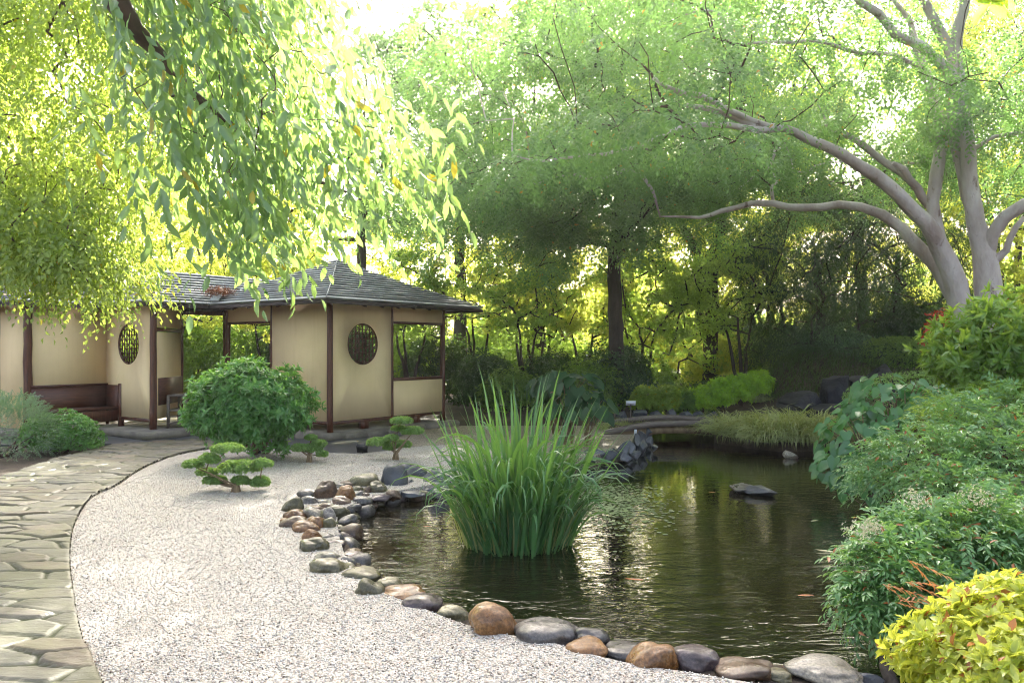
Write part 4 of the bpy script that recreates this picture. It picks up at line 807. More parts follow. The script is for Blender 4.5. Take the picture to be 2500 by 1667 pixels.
# left bed
shrub('juniper', 'feathery blue green juniper at the bed edge by the tea house', 'juniper', G(15, 1110), (.72, .6, .55), 'juniper', 1500, .045, .009, 13, kind='jun', lump=.1)
shrub('low_shrub', 'small leaved glossy shrub between the juniper and the dark paving', 'shrub', G(150, 1100), (.62, .45, .4), 'rhodo', 1500, .05, .022, 6, detail=0)
m = MB(); n = 900; p = np.stack([R.uniform(-5.2, -4.6, n), R.uniform(9.2, 9.75, n), np.full(n, -.03)], 1) - [1.15, 0, 0]; blades(m, p, R.uniform(.04, .09, n), R.uniform(0, .5, n), R.uniform(0, 6.28, n), np.full(n, .006), R.uniform(0, .8, n), 3); tag(obj('lawn', m, M['azalea']), 'bit of bright lawn beside the stone path', 'lawn', kind='stuff')
# right bank: from the nearest bush backwards
PXL = lambda L_: [((q[0], q[1]), (q[2] * q[4] / FPX, q[2] * q[4] / FPX * .9, q[3] * q[4] / FPX), q[4]) for q in L_]
shrub('golden_bush', 'sunlit yellow green bush at the corner, nearest of all plants', 'bush', (2.22, 3.1, .0), (.66, .55, .42), 'gold', 2600, .056, .03, 6, zc=.26, detail=1, lump=.12, lo=.65)
nb_ = thing('feathery_bush', 'dark stemmed feathery bush leaning over the water, with cream blossom', 'bush', G(2185, 1640, .0)); m = MB()
cs = PXL([(2190,1400,115,105,4.5),(2300,1335,140,90,4.7),(2410,1310,130,100,4.8),(2145,1470,75,60,4.4),(2240,1470,100,80,4.3),(2470,1400,120,100,4.6),(2200,1320,90,50,4.8)])
tp = []
for (q, r_, Yd) in cs:
    cc = P(*q, Yd); n = int(5200 * r_[0] * r_[2]) + 120; v, d = ball(n, .35, 1., -.8); v *= lumps(d, .15, 2., Yd * 7)[:, None]; sprigs(m, cc + v * r_, nrm(d + UP * .25 + rv(len(d), .4)), .15, 9, .055, .021, 52, .45, .1, .2, 1, stem=.0014); tp += [cc + nrm(R.normal(0, 1, 3)) * .2 for _ in range(7)]
obj('foliage', m, M['nandina'], nb_); mb = MB(); b0 = G(2185, 1640, 0) - UP * .1
grow(mb, [[[*b0, .034], [*P(2165, 1560, 4.3), .03], [*P(2150, 1500, 4.45), .024], [*P(2160, 1420, 4.5), .015]], [[*b0, .025], [*P(2200, 1540, 4.4), .02], [*P(2240, 1460, 4.45), .014]]], tp, tip=.003, sag=0); obj('trunk', mb, M['bark_dark'], nb_, True)
for q, s in (((2098,1295), .09), ((2130,1285), .06), ((2235,1215), .09), ((2385,1215), .1), ((2110,1400), .06)):
    m = MB(); cc = P(*q, 4.35); v, d = ball(130, .1, 1.); rosettes(m, cc + v * [s * 1.1, s, s * .8], d, 4, .009, .006, .9); obj('blossom', m, M['flower'], nb_)
for q, dd in (((2215,1365), (.5, -.3, -.5)), ((2210,1420), (.9, -.2, -.3)), ((2155,1425), (.7, -.2, -.45)), ((2185,1470), (.9, -.1, -.15))):
    m = MB(); sprigs(m, np.repeat(P(*q, 4.0)[None], 2, 0), np.array([dd, np.array(dd) + [.1, .1, .3]]), .2, 13, .055, .015, 38, .1, 0, .12, 1, stem=.002); obj('orange_shoot', m, M['orange'], nb_)
def multi(name, label, cat, lobes, mat, dens, ll, lw, k, kind='pinn', detail=0, base=None, trunk=True, droop=.45, group=None, lo=.35):
    base = np.asarray(base, float); t = thing(name, label, cat, base, group); m = MB(); tp = []
    for (q, r_, Yd) in lobes:
        cc = P(*q, Yd); n = int(dens * (r_[0] * r_[2]) ) + 60; v, d = ball(n, lo, 1., -.8); v *= lumps(d, .16, 2., Yd * 5 + q[0])[:, None]; p = cc + v * r_; nrm_ = nrm(d + UP * .25 + rv(len(d), .35))
        if kind == 'pinn': sprigs(m, p, nrm_, ll * 3, k, ll, lw, 52, droop, .08, .22, detail, stem=.0016)
        else: rosettes(m, p, nrm_, k, ll, lw, .75 if kind == 'long' else .9, detail)
        tp += [cc + nrm(R.normal(0, 1, 3)) * np.array(r_) * .6 for _ in range(6)]
    obj('foliage', m, M[mat], t)
    if trunk:
        mb = MB(); grow(mb, [[[*base, .03], [*(base * .5 + (tp[0] + tp[-1]) * .25), .022]]], tp, tip=.004, sag=0); obj('trunk', mb, M['bark_dark'], t, True)
    return t
multi('arching_bush', 'mid green fine leaved bush arching over the bank with pale seed heads', 'bush', PXL([(2265,1125,120,85,6.4),(2390,1065,130,95,6.7),(2470,1160,130,120,6.2),(2340,1225,125,90,5.9),(2170,1150,85,60,6.6),(2450,1280,110,90,5.7),(2480,1010,90,70,7.)]), 'nandina', 1900, .062, .022, 8, base=(3.75, 6.5, .2))
multi('pale_bush', 'pale dusty green bush topping the arching one', 'bush', PXL([(2370,1000,110,50,7.4),(2460,965,90,50,7.5),(2300,1030,70,40,7.2)]), 'camellia', 2200, .05, .014, 8, base=(4.4, 7.6, .3))
# broad leaved plant overhanging the water
def broad(name, label, base, lobes, mat, L, dens, detail=2, curl=.3):
    base = np.asarray(base, float); t = thing(name, label, 'plant', base); m = MB(); mb = MB()
    for (q, r_, Yd) in lobes:
        cc = P(*q, Yd); n = int(dens * r_[0] * r_[2]) + 14; v, d = ball(n, .6, 1., -.35); p = cc + v * r_; N = len(p)
        face = nrm(d * .7 + UP * .8 + np.array([-.2, -.5, 0]) + rv(N, .3)); ax = nrm(np.cross(np.cross(face, d * [1, 1, -.3] + rv(N, .4) - UP * .6), face)); leaves(m, p, ax, face, L * R.uniform(.6, 1.15, N), L * .85 * R.uniform(.7, 1.1, N), detail, curl, .12)
        for a in p[::3]: mb.tube([base + (cc - base) * [.8, .8, 0] , (cc * [1, 1, 0] + a * [0, 0, 1]) * .5 + a * .5 - UP * .15, a], [.008, .006, .004], 4, False)
    obj('leaves', m, M[mat], t); obj('stalks', mb, M['bark_tan'], t)
broad('broad_leaved_plant', 'bright broad leaved plant spilling from the bank over the water', (4.5, 9.2, .1), [((2210,1010),(.75,.6,.42),9.6),((2110,1070),(.5,.5,.38),9.2),((2060,1150),(.32,.4,.3),9.0),((2150,1170),(.5,.4,.4),8.7),((2310,1020),(.5,.5,.4),9.5),((2160,960),(.4,.4,.25),10.2)], 'bigleaf', .17, 420)
broad('round_leaved_plant', 'dark plant with large round leaves behind the reeds', (1.0, 13.4, 0), [((1395,955),(.5,.45,.36),13.2),((1345,945),(.35,.35,.3),13.6),((1440,995),(.3,.35,.3),12.9),((1375,1000),(.45,.4,.25),13.1)], 'gunnera', .27, 170, 2, .2)
shrub('clipped_mound_bush', 'fine leaved clipped mound above the broad leaved plant', 'bush', (5.75, 11.6, .3), (1.0, .8, .72), 'cloud', 4200, .022, .01, 6, zc=.25, lump=.05, lo=.85, zmin=-.1)
multi('long_leaved_shrub', 'shrub with long upright glossy leaves before the pale tree trunks', 'shrub', [((2380,850),(.5,.5,.42),7.9),((2470,800),(.45,.5,.42),7.7),((2440,910),(.5,.45,.35),7.8),((2330,880),(.28,.35,.25),8.0),((2500,880),(.4,.4,.4),7.6)], 'camellia', 620, .12, .034, 8, kind='long', detail=1, base=(4.9, 7.9, .3))
# red maple, dark and blue green shrubs on the mound
multi('red_maple', 'small red leaved maple in the shade beside the pale tree', 'tree', [((2310,790),(.35,.4,.3),14.4),((2285,830),(.25,.3,.3),14.2),((2420,740),(.3,.3,.3),14.6)], 'redleaf', 900, .06, .03, 5, kind='ros', base=(7.8, 14.4, .7))
shrub('mound_bush', 'round dark clipped bush on top of the grassy mound', 'bush', P(2175, 900, 17.6), (.95, .8, .62), 'shrub', 3200, .05, .02, 6, zc=.1, lump=.06, lo=.8, zmin=-.1)
shrub('blue_green_shrub', 'loose blue green shrub beside the dark clipped bush on the mound', 'shrub', P(2050, 905, 18.2), (.8, .7, .7), 'backblue', 1500, .07, .035, 6, zc=.3)
m = MB(); n = 15000; x = R.uniform(3.2, 9.2, n); y = R.uniform(15.4, 19.6, n); z = ground_z(x, y); k = z > .45; x, y, z = x[k], y[k], z[k]; n = len(x); blades(m, np.stack([x, y, z], 1), R.uniform(.15, .34, n), R.uniform(.1, .8, n), -1.57 + R.normal(0, .8, n), np.full(n, .011), R.uniform(.8, 2.2, n), 4); tag(obj('mound_grass', m, M['grass']), 'drooping dark grass covering the mound above the rock face', 'grass', kind='stuff')
# sedge along the far bank
def sedge(n, h): m = MB(); a = R.uniform(0, 6.28, n); r = np.sqrt(R.uniform(0, 1, n)); blades(m, np.stack([np.cos(a) * r * .16, np.sin(a) * r * .16, 0 * a], 1), R.uniform(.5, 1., n) * h, .15 + r * 1.0, a + R.normal(0, .4, n), np.full(n, .012), R.uniform(.9, 2.4, n), 5); return m
protos = []
for k in range(3):
    t = thing('sedge_tuft', 'tuft', 'sedge', (0, 0, 0)); obj('blades', sedge(420, .52), M['sedge'], t); protos.append(t)
def sed(k, px, py, Yd, s, label, first=[0, 0, 0]):
    if 1720 < px and py >= 1040: Yd -= .32; s *= 1.4
    p = P(px, py, Yd); p[2] = .03 if 1720 < px and Yd < 15.9 else max(gz(p[0], p[1]), WZ)
    if not first[k]: o = protos[k]; first[k] = 1; o.location = p; o.scale = (s, s, s * .95); o['label'] = label
    else: o = dup(protos[k], p, R.uniform(0, 6), (s, s, s * .95), label)
    o['group'] = 'sedge tufts on the far bank of the pond'
bank = sheet('bank', smooth_poly([(3.6,14.15),(4.6,13.75),(5.6,13.6),(6.4,13.75),(6.9,14.4),(6.9,15.6),(6,16.4),(4.4,16.2),(3.9,15.4)], 2), .03, M['soil'], skirt=.5)
for k, a in enumerate([(1770,1040,14.9,1.0,'silvery sedge tuft at the far end of the footbridge'),(1805,1045,14.5,1.1,'silvery sedge tuft second from the footbridge'),(1850,1045,14.2,1.1,'sedge tuft between the silvery tufts and the tallest one'),(1880,1050,14.0,1.3,'green yellow sedge tuft hanging low over the water'),(1925,1050,13.9,1.4,'tallest sedge tuft, hanging over the pale pointed rock'),(1960,1040,14.1,1.3,'golden sedge tuft beside the tallest one'),(2000,1050,14.0,1.25,'sedge tuft past the golden one at the waterside'),(2035,1040,14.3,1.1,'last sedge tuft before the broad leaved plant'),
    (1720,1020,15.8,.8,'low sedge tuft behind the far bridge end'),(1840,1020,15.3,1.,'sedge tuft in the back row behind the silvery ones'),(1900,1020,15.2,1.,'sedge tuft in the back row behind the tallest one'),(1960,1018,15.1,1.,'sedge tuft in the back row behind the golden one'),(1530,1005,16.,.8,'small sedge tuft beside the pale information plate'),(1570,1008,16.1,.8,'small sedge tuft under the yellowish shrub'),(2060,1020,15.,1.,'sedge tuft at the foot of the dark rocks'),(1690,930,17.5,.9,'pale sedge tuft above the bright shrubs'),(1850,945,17.,.9,'pale sedge tuft on the low side of the mound'),(1500,1012,15.6,.8,'small sedge tuft beside the round leaved plant'),(1790,1022,15.5,.9,'sedge tuft behind the silvery pair'),(2010,1022,15.,.9,'sedge tuft second from the foot of the dark rocks'),(1870,1060,13.75,.9,'short sedge tuft at the water left of the tallest'),(1980,1062,13.7,.9,'short sedge tuft at the water under the golden one')]): sed(k % 3, *a)
# bright shrubs behind the footbridge
def az(label, px, py, r, mat='azalea', n=620):
    s = 17. / FPX; p = P(px, py + r * .9, 17.); shrub('bright_shrub', label, 'shrub', p, (r * s, r * s * .9, r * s * .95), mat, n, .1, .045, 6, zc=(p[2] * 0 + r * s * .8), group='bright shrubs behind the footbridge', lump=.22, nstem=4)
az('yellowish shrub beside the pale information plate', 1575, 975, 34, 'lime'); az('yellow green shrub, second from the information plate', 1630, 975, 36, 'lime'); az('darker small shrub in the middle of the bright row', 1675, 978, 26, 'shrub'); az('low green shrub next to the darker one', 1712, 975, 30, 'azalea')
az('wide bright green shrub in the rising end of the row', 1762, 960, 42); az('bright green shrub just below the topmost of the row', 1808, 950, 38); az('topmost bright green shrub at the mound', 1850, 938, 33)
# ------------------------------------------------------------------ shrubbery at the back: a few prototypes, copied
def proto_shrub(mat, n, ll, lw, lump=.2, kind='ros'):
    t = thing('back_shrub', 'x', 'shrub'); v, d = ball(n, .4, 1., -.5); v *= lumps(d, lump, 2., R.uniform(0, 40))[:, None]; p = v * [1, 1, 1] + UP * .55; p = p[p[:, 2] > 0]; d = d[:len(p)]; m = MB()
    rosettes(m, p, nrm((p - UP * .5) + UP * .3 + rv(len(p), .4)), 5, ll, lw, .95); obj('foliage', m, M[mat], t); stems(t, np.zeros(3), [UP * .8 + rv(1, .4)[0] for _ in range(5)], 'twig', .01, .025); return t
SP = [proto_shrub('shrub', 3000, .07, .035), proto_shrub('back', 2600, .085, .045), proto_shrub('yellowback', 2400, .085, .045), proto_shrub('darkleaf', 3200, .07, .035), proto_shrub('backblue', 2600, .08, .03)]
usedp = set()
def back_shrub(k, x, y, rx, h, label):
    z = gz(x, y) - .05; sc = (rx, rx * .9, h / 1.5)
    if k in usedp: dup(SP[k], (x, y, z), R.uniform(0, 6.28), sc, label, 'shrubs along the back of the garden')
    else: usedp.add(k); o = SP[k]; o.location = (x, y, z); o.scale = sc; o['label'] = label; o['group'] = 'shrubs along the back of the garden'
for a in [(3,-.6,18.4,.8,1.3,'dark shrub behind the window corner of the tea house'),(0,.0,17.8,.75,.9,'low shrub between the tea house corner and the reeds'),(3,.9,18.8,.9,1.3,'dark rounded shrub under the multi stemmed maples'),(0,1.7,17.6,.8,1.1,'green shrub behind the round leaved plant'),(3,2.4,18.2,1.0,1.5,'dark shrub at the foot of the feathery tree'),(0,3.3,18.9,1.0,1.6,'leafy shrub beside the dark one at the feathery tree'),(1,4.2,19.3,.9,1.2,'fern like shrub above the bright row'),(3,5.0,19.5,.9,1.1,'dark shrub before the forked tree'),(2,5.4,21.,1.,1.5,'yellow green shrub beside the forked tree'),(0,6.8,20.6,1.,1.6,'shrub before the small timber shelter'),(4,7.6,19.8,.9,1.7,'blue green shrub between shelter and mound'),(3,9.6,18.8,1.3,2.1,'dark shrub behind the clipped bush on the mound'),
          (1,1.6,21.5,1.,1.6,'pale flowering shrub near the iron fence'),(2,2.9,22.6,1.1,1.7,'sunny yellow green shrub near the iron fence'),(0,.2,22.,1.1,1.5,'shrub behind the dark maple stems'),(3,-1.9,20.5,1.1,1.8,'dark shrub seen through the large tea house window'),(1,-2.7,21.4,1.,2.,'leafy shrub seen through the large tea house window'),(3,-5.4,20.5,1.2,2.,'dark shrub seen through the open passage'),(0,-6.9,20.8,1.2,2.2,'green shrub seen through the open passage'),(1,-8.6,21.5,1.4,2.5,'shrub behind the bench bay'),
          (2,10.8,21.5,1.4,2.4,'yellow green shrub behind the pale tree trunks'),(1,12.4,18.5,1.4,2.4,'tall shrub beyond the red maple'),(3,11.,16.3,1.3,2.,'dark shrub under the pale tree'),(4,9.8,12.8,1.2,1.7,'blue green shrub at the side of the pale tree'),(2,4.4,25.5,1.3,2.,'yellow green shrub beyond the forked tree'),(1,-.8,25.5,1.3,2.,'shrub near the iron fence post'),(0,7.,26.,1.4,2.2,'shrub behind the timber shelter'),(1,-12.,21.,1.8,3.,'big shrub behind the cream end wall'),(3,-4.0,24.,1.5,2.6,'tall dark shrub behind the roof valley'),(2,-10.2,24.,1.6,2.8,'yellow green shrub far behind the bench bay')]: back_shrub(*a)
# ------------------------------------------------------------------ trees
def tree(name, label, base, h, cr, mat, bark, ntar, per, ll, lw, k, kind='pinn', trunks=1, r0=.16, low=.3, ccz=.62, group=None, droop=.4, hang=.0, clump=.5, flatc=.55, lean=(0, 0), open_=.0):
    base = np.asarray(base, float); t = thing(name, label, 'tree', base, group); st = []
    for q in range(trunks):
        a = q * 2.1 + R.uniform(0, 1); sp = 0 if trunks == 1 else cr * .28; hh = h * (.55 if trunks == 1 else .45)
        st.append([[*(base + [0.06 * math.cos(a), .06 * math.sin(a), -.1]), r0]] + [[*(base + [lean[0] * f + sp * f * math.cos(a) + R.normal(0, .05 * h * .12), lean[1] * f + sp * f * math.sin(a) + R.normal(0, .05 * h * .12), hh * f]), r0 * (1 - .6 * f)] for f in (.12, .35, .6, .8, 1.)])
    cc = base + [lean[0], lean[1], h * ccz]; rad = np.array([cr, cr * .95, h * (1 - ccz)]); tg = crown_targets(ntar, rad, cc, -.9, .3); tg = tg[tg[:, 2] > base[2] + h * low]
    mb = MB(); grow(mb, st, tg, tip=.012, sag=.05); obj('trunk', mb, M[bark], t, True)
    m = MB(); n = len(tg) * per; v, d = ball(n, .1, 1.); v = v[:n]; tp = np.repeat(tg, per, 0)[:len(v)]; cs_ = np.repeat(R.uniform(.65, 1.35, len(tg)), per)[:len(v)]
    p = tp + v * [clump, clump, clump * flatc] * cs_[:, None]; dirs = nrm(d * [1, 1, .4] + nrm(tp - cc) * .6 + rv(len(v), .3) + UP * .1)
    if kind == 'pinn': sprigs(m, p, dirs, ll * k * .38, k, ll, lw, 55, droop, hang, .25)
    else: rosettes(m, p, dirs, k, ll, lw, .95)
    obj('crown', m, M[mat], t); return t
# the feathery tree with pale branching trunks at the pond's right bank
def cl(L_, Y0, Y1, y_off=0.): return [[*P(1250 + x * .5315, y * .5315, Y0 + (Y1 - Y0) * i / max(1, len(L_) - 1)), r] for i, (x, y, r) in enumerate(L_)]
bY = 12.4
main = cl([(2170,1620,.27),(2090,1500,.23),(2040,1300,.205),(1960,1130,.18),(1900,1020,.145),(1780,900,.13),(1660,800,.118),(1560,740,.105),(1480,690,.098),(1360,640,.083),(1250,590,.072),(1150,600,.062),(1080,590,.055),(990,575,.048),(800,575,.042),(650,640,.036),(560,680,.032),(430,710,.027),(300,720,.022),(150,740,.018),(0,715,.012)], 12.5, 10.)
L2 = cl([(2050,1400,.16),(1950,1220,.145),(1850,1120,.135),(1790,1050,.118),(1700,985,.1),(1600,950,.09),(1500,940,.085),(1340,955,.075),(1200,935,.066),(1100,935,.06),(960,970,.05),(860,1000,.035),(680,995,.018)], 12.8, 13.4)
L3 = cl([(1960,1100,.13),(1930,930,.125),(1950,800,.118),(1975,650,.112),(1940,450,.105),(1885,300,.095),(1850,200,.075),(1830,100,.05),(1750,0,.035)], 12.45, 12.2)
L3b = cl([(1910,940,.09),(1860,860,.085),(1800,780,.07),(1750,750,.04)], 12.5, 12.2)
Rt = cl([(2200,1620,.27),(2195,1480,.25),(2185,1300,.235),(2165,1150,.21),(2130,1030,.17),(2110,900,.15),(2095,700,.138),(2070,500,.128),(2040,300,.118),(2000,210,.1),(1950,120,.09),(1890,0,.08),(1850,-100,.06)], 12.3, 11.8)
Rw = cl([(2110,950,.13),(2060,750,.115),(2030,600,.112),(2020,450,.105),(2000,320,.098),(1880,210,.085),(1760,160,.078),(1680,60,.072),(1590,0,.066),(1500,-60,.05)], 12.4, 11.)
Ru = cl([(2040,250,.11),(2050,120,.1),(2080,0,.09),(2110,-120,.07)], 11.9, 11.6); Rr = cl([(2180,1180,.13),(2205,1080,.115),(2260,1000,.115),(2352,940,.105),(2480,890,.09)], 12.2, 11.5); Rr2 = cl([(2215,1200,.09),(2270,1150,.07),(2285,1100,.06),(2352,1000,.05)], 12.2, 11.9)
U1 = cl([(1150,600,.055),(1030,545,.05),(900,500,.045),(800,485,.04)], 11.2, 10.8); U2 = cl([(1250,590,.06),(1100,555,.055),(1000,510,.052),(860,440,.05),(780,430,.046),(650,360,.03)], 11.3, 10.4); U3 = cl([(800,575,.035),(720,500,.03),(670,420,.026),(640,340,.022),(590,290,.015)], 10.9, 10.6); U4 = cl([(705,490,.025),(600,490,.02),(550,455,.012)], 10.8, 10.7)
U5 = cl([(1800,800,.075),(1640,690,.07),(1560,630,.065),(1450,590,.05)], 12.5, 12.7); U6 = cl([(1885,310,.05),(1750,250,.045),(1600,245,.04),(1450,200,.034),(1200,195,.028),(1000,205,.015)], 12.3, 10.8)
base = np.array([7.2, 12.4, gz(7.2, 12.4)]); elm = thing('feathery_shade_tree', 'big shade tree with pale grey branching trunks reaching over the pond', 'tree', base)
start = [main, Rt, L2, L3, Rw, Ru, Rr, Rr2, L3b, U5, U6, U2, U1, U3, U4]
tg = []
while len(tg) < 680:                        # umbrella shaped canopy over the pond, lower towards its rim
    x = R.uniform(-1.8, 11.5); y = R.uniform(8.2, 16.5); r = math.hypot((x - 5.) / 6.6, (y - 12.3) / 4.4)
    if r > 1 or (x > 2.5 and y < 9.8) or abs(y - 10.8) < .5 and R.uniform() < .3: continue
    top = 8.6 - 2.6 * r * r; bot = 4.5 - .9 * r ** 3
    if x > 4.5: bot += .45
    z = R.uniform(bot, top) if R.uniform() < .8 else bot + .3 * abs(R.normal())
    tg.append([x, y, z])
tg = np.array(tg); mb = MB(); mt = MB(); start = [[[*q[:3], q[3] * .8] for q in c_] for c_ in start]; grow(mb, start, tg, tip=.006, sag=.08, sides=5, pull=.6, thin=mt); obj('trunk', mb, M['bark_pale'], elm, True); obj('twigs', mt, M['twig'], elm, True)
def feather(tg, per, hz=.5, hv=.14, s=1.):
    m = MB(); n = len(tg) * per; v, d = ball(n, .1, 1.); tp = np.repeat(tg, per, 0)[:len(v)]; a = np.repeat(R.uniform(0, 6.28, len(tg)), per)[:len(v)]
    out = np.stack([np.cos(a), np.sin(a), 0 * a], 1); p = tp + v * [hz, hz, hv]; sprigs(m, p, nrm(d * [1, 1, .25] * .8 + out * .5 - UP * .2 + rv(len(v), .15)), .36 * s, 13, .07 * s, .034 * s, 58, .6, .1, .1); return m
obj('crown', feather(tg, 19, .5, .12, 1.1), M['elm'], elm)
# second feathery tree, dark trunk in the middle
b2 = np.array([2.35, 18., gz(2.35, 18.)]); t = thing('feathery_tree', 'feathery green tree with a thick dark trunk behind the pond', 'tree', b2)
tg = crown_targets(220, (4.3, 3.6, 3.4), (1.6, 16.9, 6.6), -1., .35); k = tg[:, 2] > 3.1; tg = tg[k]; ex = crown_targets(80, (3.6, 2.4, .9), (1.3, 15.6, 4.6), -1., .2); tg = np.concatenate([tg, ex, crown_targets(40, (2.3, 1.5, .9), (.1, 15.9, 4.0), -1., .2)])
mb = MB(); grow(mb, [[[*b2, .19], [*(b2 + [0, 0, 1.5]), .17], [*(b2 + [-.05, -.05, 3.2]), .15], [*(b2 + [.1, -.3, 5.2]), .14], [*(b2 + [0, -.5, 7.4]), .08]]], tg, tip=.01, sag=.1, pull=.5); obj('trunk', mb, M['bark_dark'], t, True); obj('crown', feather(tg, 19, .55, .14, 1.25), M['elm'], t)
# forked tree
b3 = np.array([5.05, 20.4, gz(5.05, 20.4)]); t = thing('forked_tree', 'tree forking into slender grey limbs behind the bright shrubs', 'tree', b3)
s3 = [[[*b3, .2], [*P(1738, 760, 20.4), .18], [*P(1736, 690, 20.4), .17], [*P(1745, 640, 20.4), .16], [*P(1760, 560, 20.4), .12], [*P(1770, 470, 20.4), .08]], [[*P(1733, 690, 20.4), .16], [*P(1705, 640, 20.2), .13], [*P(1685, 585, 20.), .1], [*P(1660, 540, 19.8), .08], [*P(1600, 480, 19.6), .05]]]
tg = crown_targets(260, (3.6, 3., 3.6), (5.2, 20.4, 8.2), -1., .35); mb = MB(); grow(mb, s3, tg, tip=.012, pull=.5); obj('trunk', mb, M['bark_dark'], t, True)
m = MB(); n = len(tg) * 24; v, d = ball(n, .1, 1.); tp = np.repeat(tg, 24, 0)[:len(v)]; sprigs(m, tp + v * [.6, .6, .35], nrm(d + rv(len(v), .3)), .3, 8, .085, .035, 55, .4, .1, .25); obj('crown', m, M['back'], t)
# dark weeping evergreen on the mound
tree('weeping_evergreen', 'dark dense evergreen hanging over the mossy mound', (7.3, 18.9, .6), 5.6, 2.35, 'darkleaf', 'bark_dark', 190, 60, .07, .024, 8, low=.12, ccz=.5, droop=1.2, hang=.5, clump=.5, flatc=.9, r0=.15)
tree('weeping_evergreen', 'second dark evergreen behind the pale leaning trunk', (9.6, 19.9, .6), 6.2, 2.2, 'darkleaf', 'bark_dark', 150, 50, .07, .024, 8, low=.12, ccz=.5, droop=1.2, hang=.5, clump=.5, flatc=.9, r0=.15)
# small maples
for a in [('multi stemmed maple with dark thin stems next to the tea house corner', (-.9, 20.4), 4.6, 1.7, 'yellowback', 3), ('multi stemmed maple in front of the iron fence gap', (.7, 20.9), 4.8, 1.7, 'yellowback', 3), ('slender maple between the fence gap and the feathery tree', (1.75, 19.6), 3.9, 1.2, 'yellowback', 2), ('broad maple before the forked tree', (3.8, 19.6), 3.7, 1.6, 'back', 3), ('light green maple beside the forked tree', (6.1, 22.), 5.2, 1.8, 'yellowback', 2), ('maple seen through the large tea house window', (-2.5, 19.6), 3.8, 1.3, 'back', 3), ('maple seen through the open passage', (-5.9, 19.3), 4.2, 1.6, 'yellowback', 3), ('maple by the small timber shelter', (7.2, 25.9), 5.6, 2., 'yellowback', 2), ('mid green maple in front of the dark trunk of the feathery tree', (3.1, 18.9), 4.0, 1.5, 'back', 3), ('mid green maple between the forked tree and the bright shrubs', (5.4, 18.7), 4.1, 1.6, 'back', 3), ('mid green maple beside the round leaved plant', (.3, 18.9), 3.8, 1.3, 'back', 3), ('maple behind the roof ridge of the bench bay', (-8.6, 19.8), 5.2, 2., 'yellowback', 2)]:
    x, y = a[1]; tree('small_maple', a[0], (x, y, gz(x, y)), a[2], a[3], a[4], 'bark_dark', 60, 36, .075, .036, 6, 'ros', a[5], .055, .36, .66, 'small maples behind the pond', clump=.42, flatc=.5)
# tall trees: prototypes and copies
TP = [tree('tall_tree', 'x', (0, 0, 0), 12, 3.3, 'backblue', 'bark_dark', 170, 34, .11, .045, 9, r0=.2, low=.36, clump=.62, flatc=.6),
      tree('tall_tree', 'x', (0, 0, 0), 11, 3.4, 'back', 'bark_dark', 150, 36, .11, .05, 7, 'ros', r0=.2, low=.36, clump=.62, flatc=.6),
      tree('tall_tree', 'x', (0, 0, 0), 10, 3.2, 'yellowback', 'bark_dark', 130, 36, .12, .055, 7, 'ros', 2, r0=.15, low=.2, ccz=.58, clump=.6, flatc=.6)]
ut = set()
def tall(k, x, y, s, label, sz=1.):
    z = gz(x, y); g_ = 'tall trees behind the garden'
    if k in ut: dup(TP[k], (x, y, z), R.uniform(0, 6.28), (s, s, s * sz), label, g_)
    else: ut.add(k); o = TP[k]; o.location = (x, y, z); o.scale = (s, s, s * sz); o['label'] = label; o['group'] = g_
for a in [(0,-4.4,23.2,1.02,'blue green tree rising above the large tea house roof'),(0,-1.6,24.6,1.16,'blue green tree with its tip against the white sky'),(1,.8,24.2,1.25,'mid green tree behind the feathery one'),(2,7.6,24.,1.0,'yellow green tree behind the forked one'),(1,10.8,24.5,1.1,'broad tree behind the dark evergreens'),(2,13.6,21.,1.1,'yellow green tree beyond the pale trunks'),(0,15.8,24.,1.15,'tall tree at the end of the garden past the pale trunks'),(2,-8.2,23.2,1.0,'yellow green tree behind the roof ridge'),(1,-11.6,22.5,1.1,'mid green tree behind the cream end wall'),(2,-15.,20.5,1.1,'yellow green tree at the far side of the bench bay'),(2,12.2,16.8,.85,'smaller yellow green tree close behind the pale trunks'),(0,3.6,25.6,1.22,'tall blue green tree between the two big dark trunks'),
    (2,-.3,27.8,.62,'sunlit young tree beyond the iron fence gap'),(2,2.2,29.2,.68,'sunlit young tree straight beyond the feathery tree'),(2,4.6,28.,.64,'sunlit young tree beyond the forked tree'),(2,6.9,29.5,.7,'sunlit young tree beyond the timber shelter'),(2,9.2,28.2,.72,'sunlit young tree behind the first dark evergreen'),(2,11.8,29.5,.72,'sunlit young tree behind the second dark evergreen'),(2,-2.6,28.6,.66,'sunlit young tree seen over the window corner of the roof'),(2,-5.2,27.6,.66,'sunlit young tree seen through the open passage'),(2,-8.2,28.6,.7,'sunlit young tree beyond the roof valley'),(2,-11.6,27.5,.72,'sunlit young tree far beyond the bench bay'),(1,6.2,26.,1.28,'broad mid green tree rising behind the forked tree'),(2,-15.,27.,.72,'sunlit young tree far beyond the cream end wall'),(2,14.6,28.,.75,'sunlit young tree beyond the pale trunks')]: tall(*a)
# far wood as one mass
m = MB(); n = 52000; a = R.uniform(-1.15, 1.15, n) + math.pi / 2; rr = R.uniform(36, 46, n); x = np.cos(a) * rr; y = np.sin(a) * rr; hh = 3.6 + 1.6 * np.sin(x * .35) + 1.4 * np.sin(x * .9 + 2); z = R.uniform(0, 1, n) ** .9 * hh
rosettes(m, np.stack([x, y, z], 1), nrm(rv(n) + [0, -.6, .3]), 5, .34, .17, .9); tag(obj('far_wood', m, M['back']), 'far wood closing the view beyond the fence', 'wood', kind='stuff')
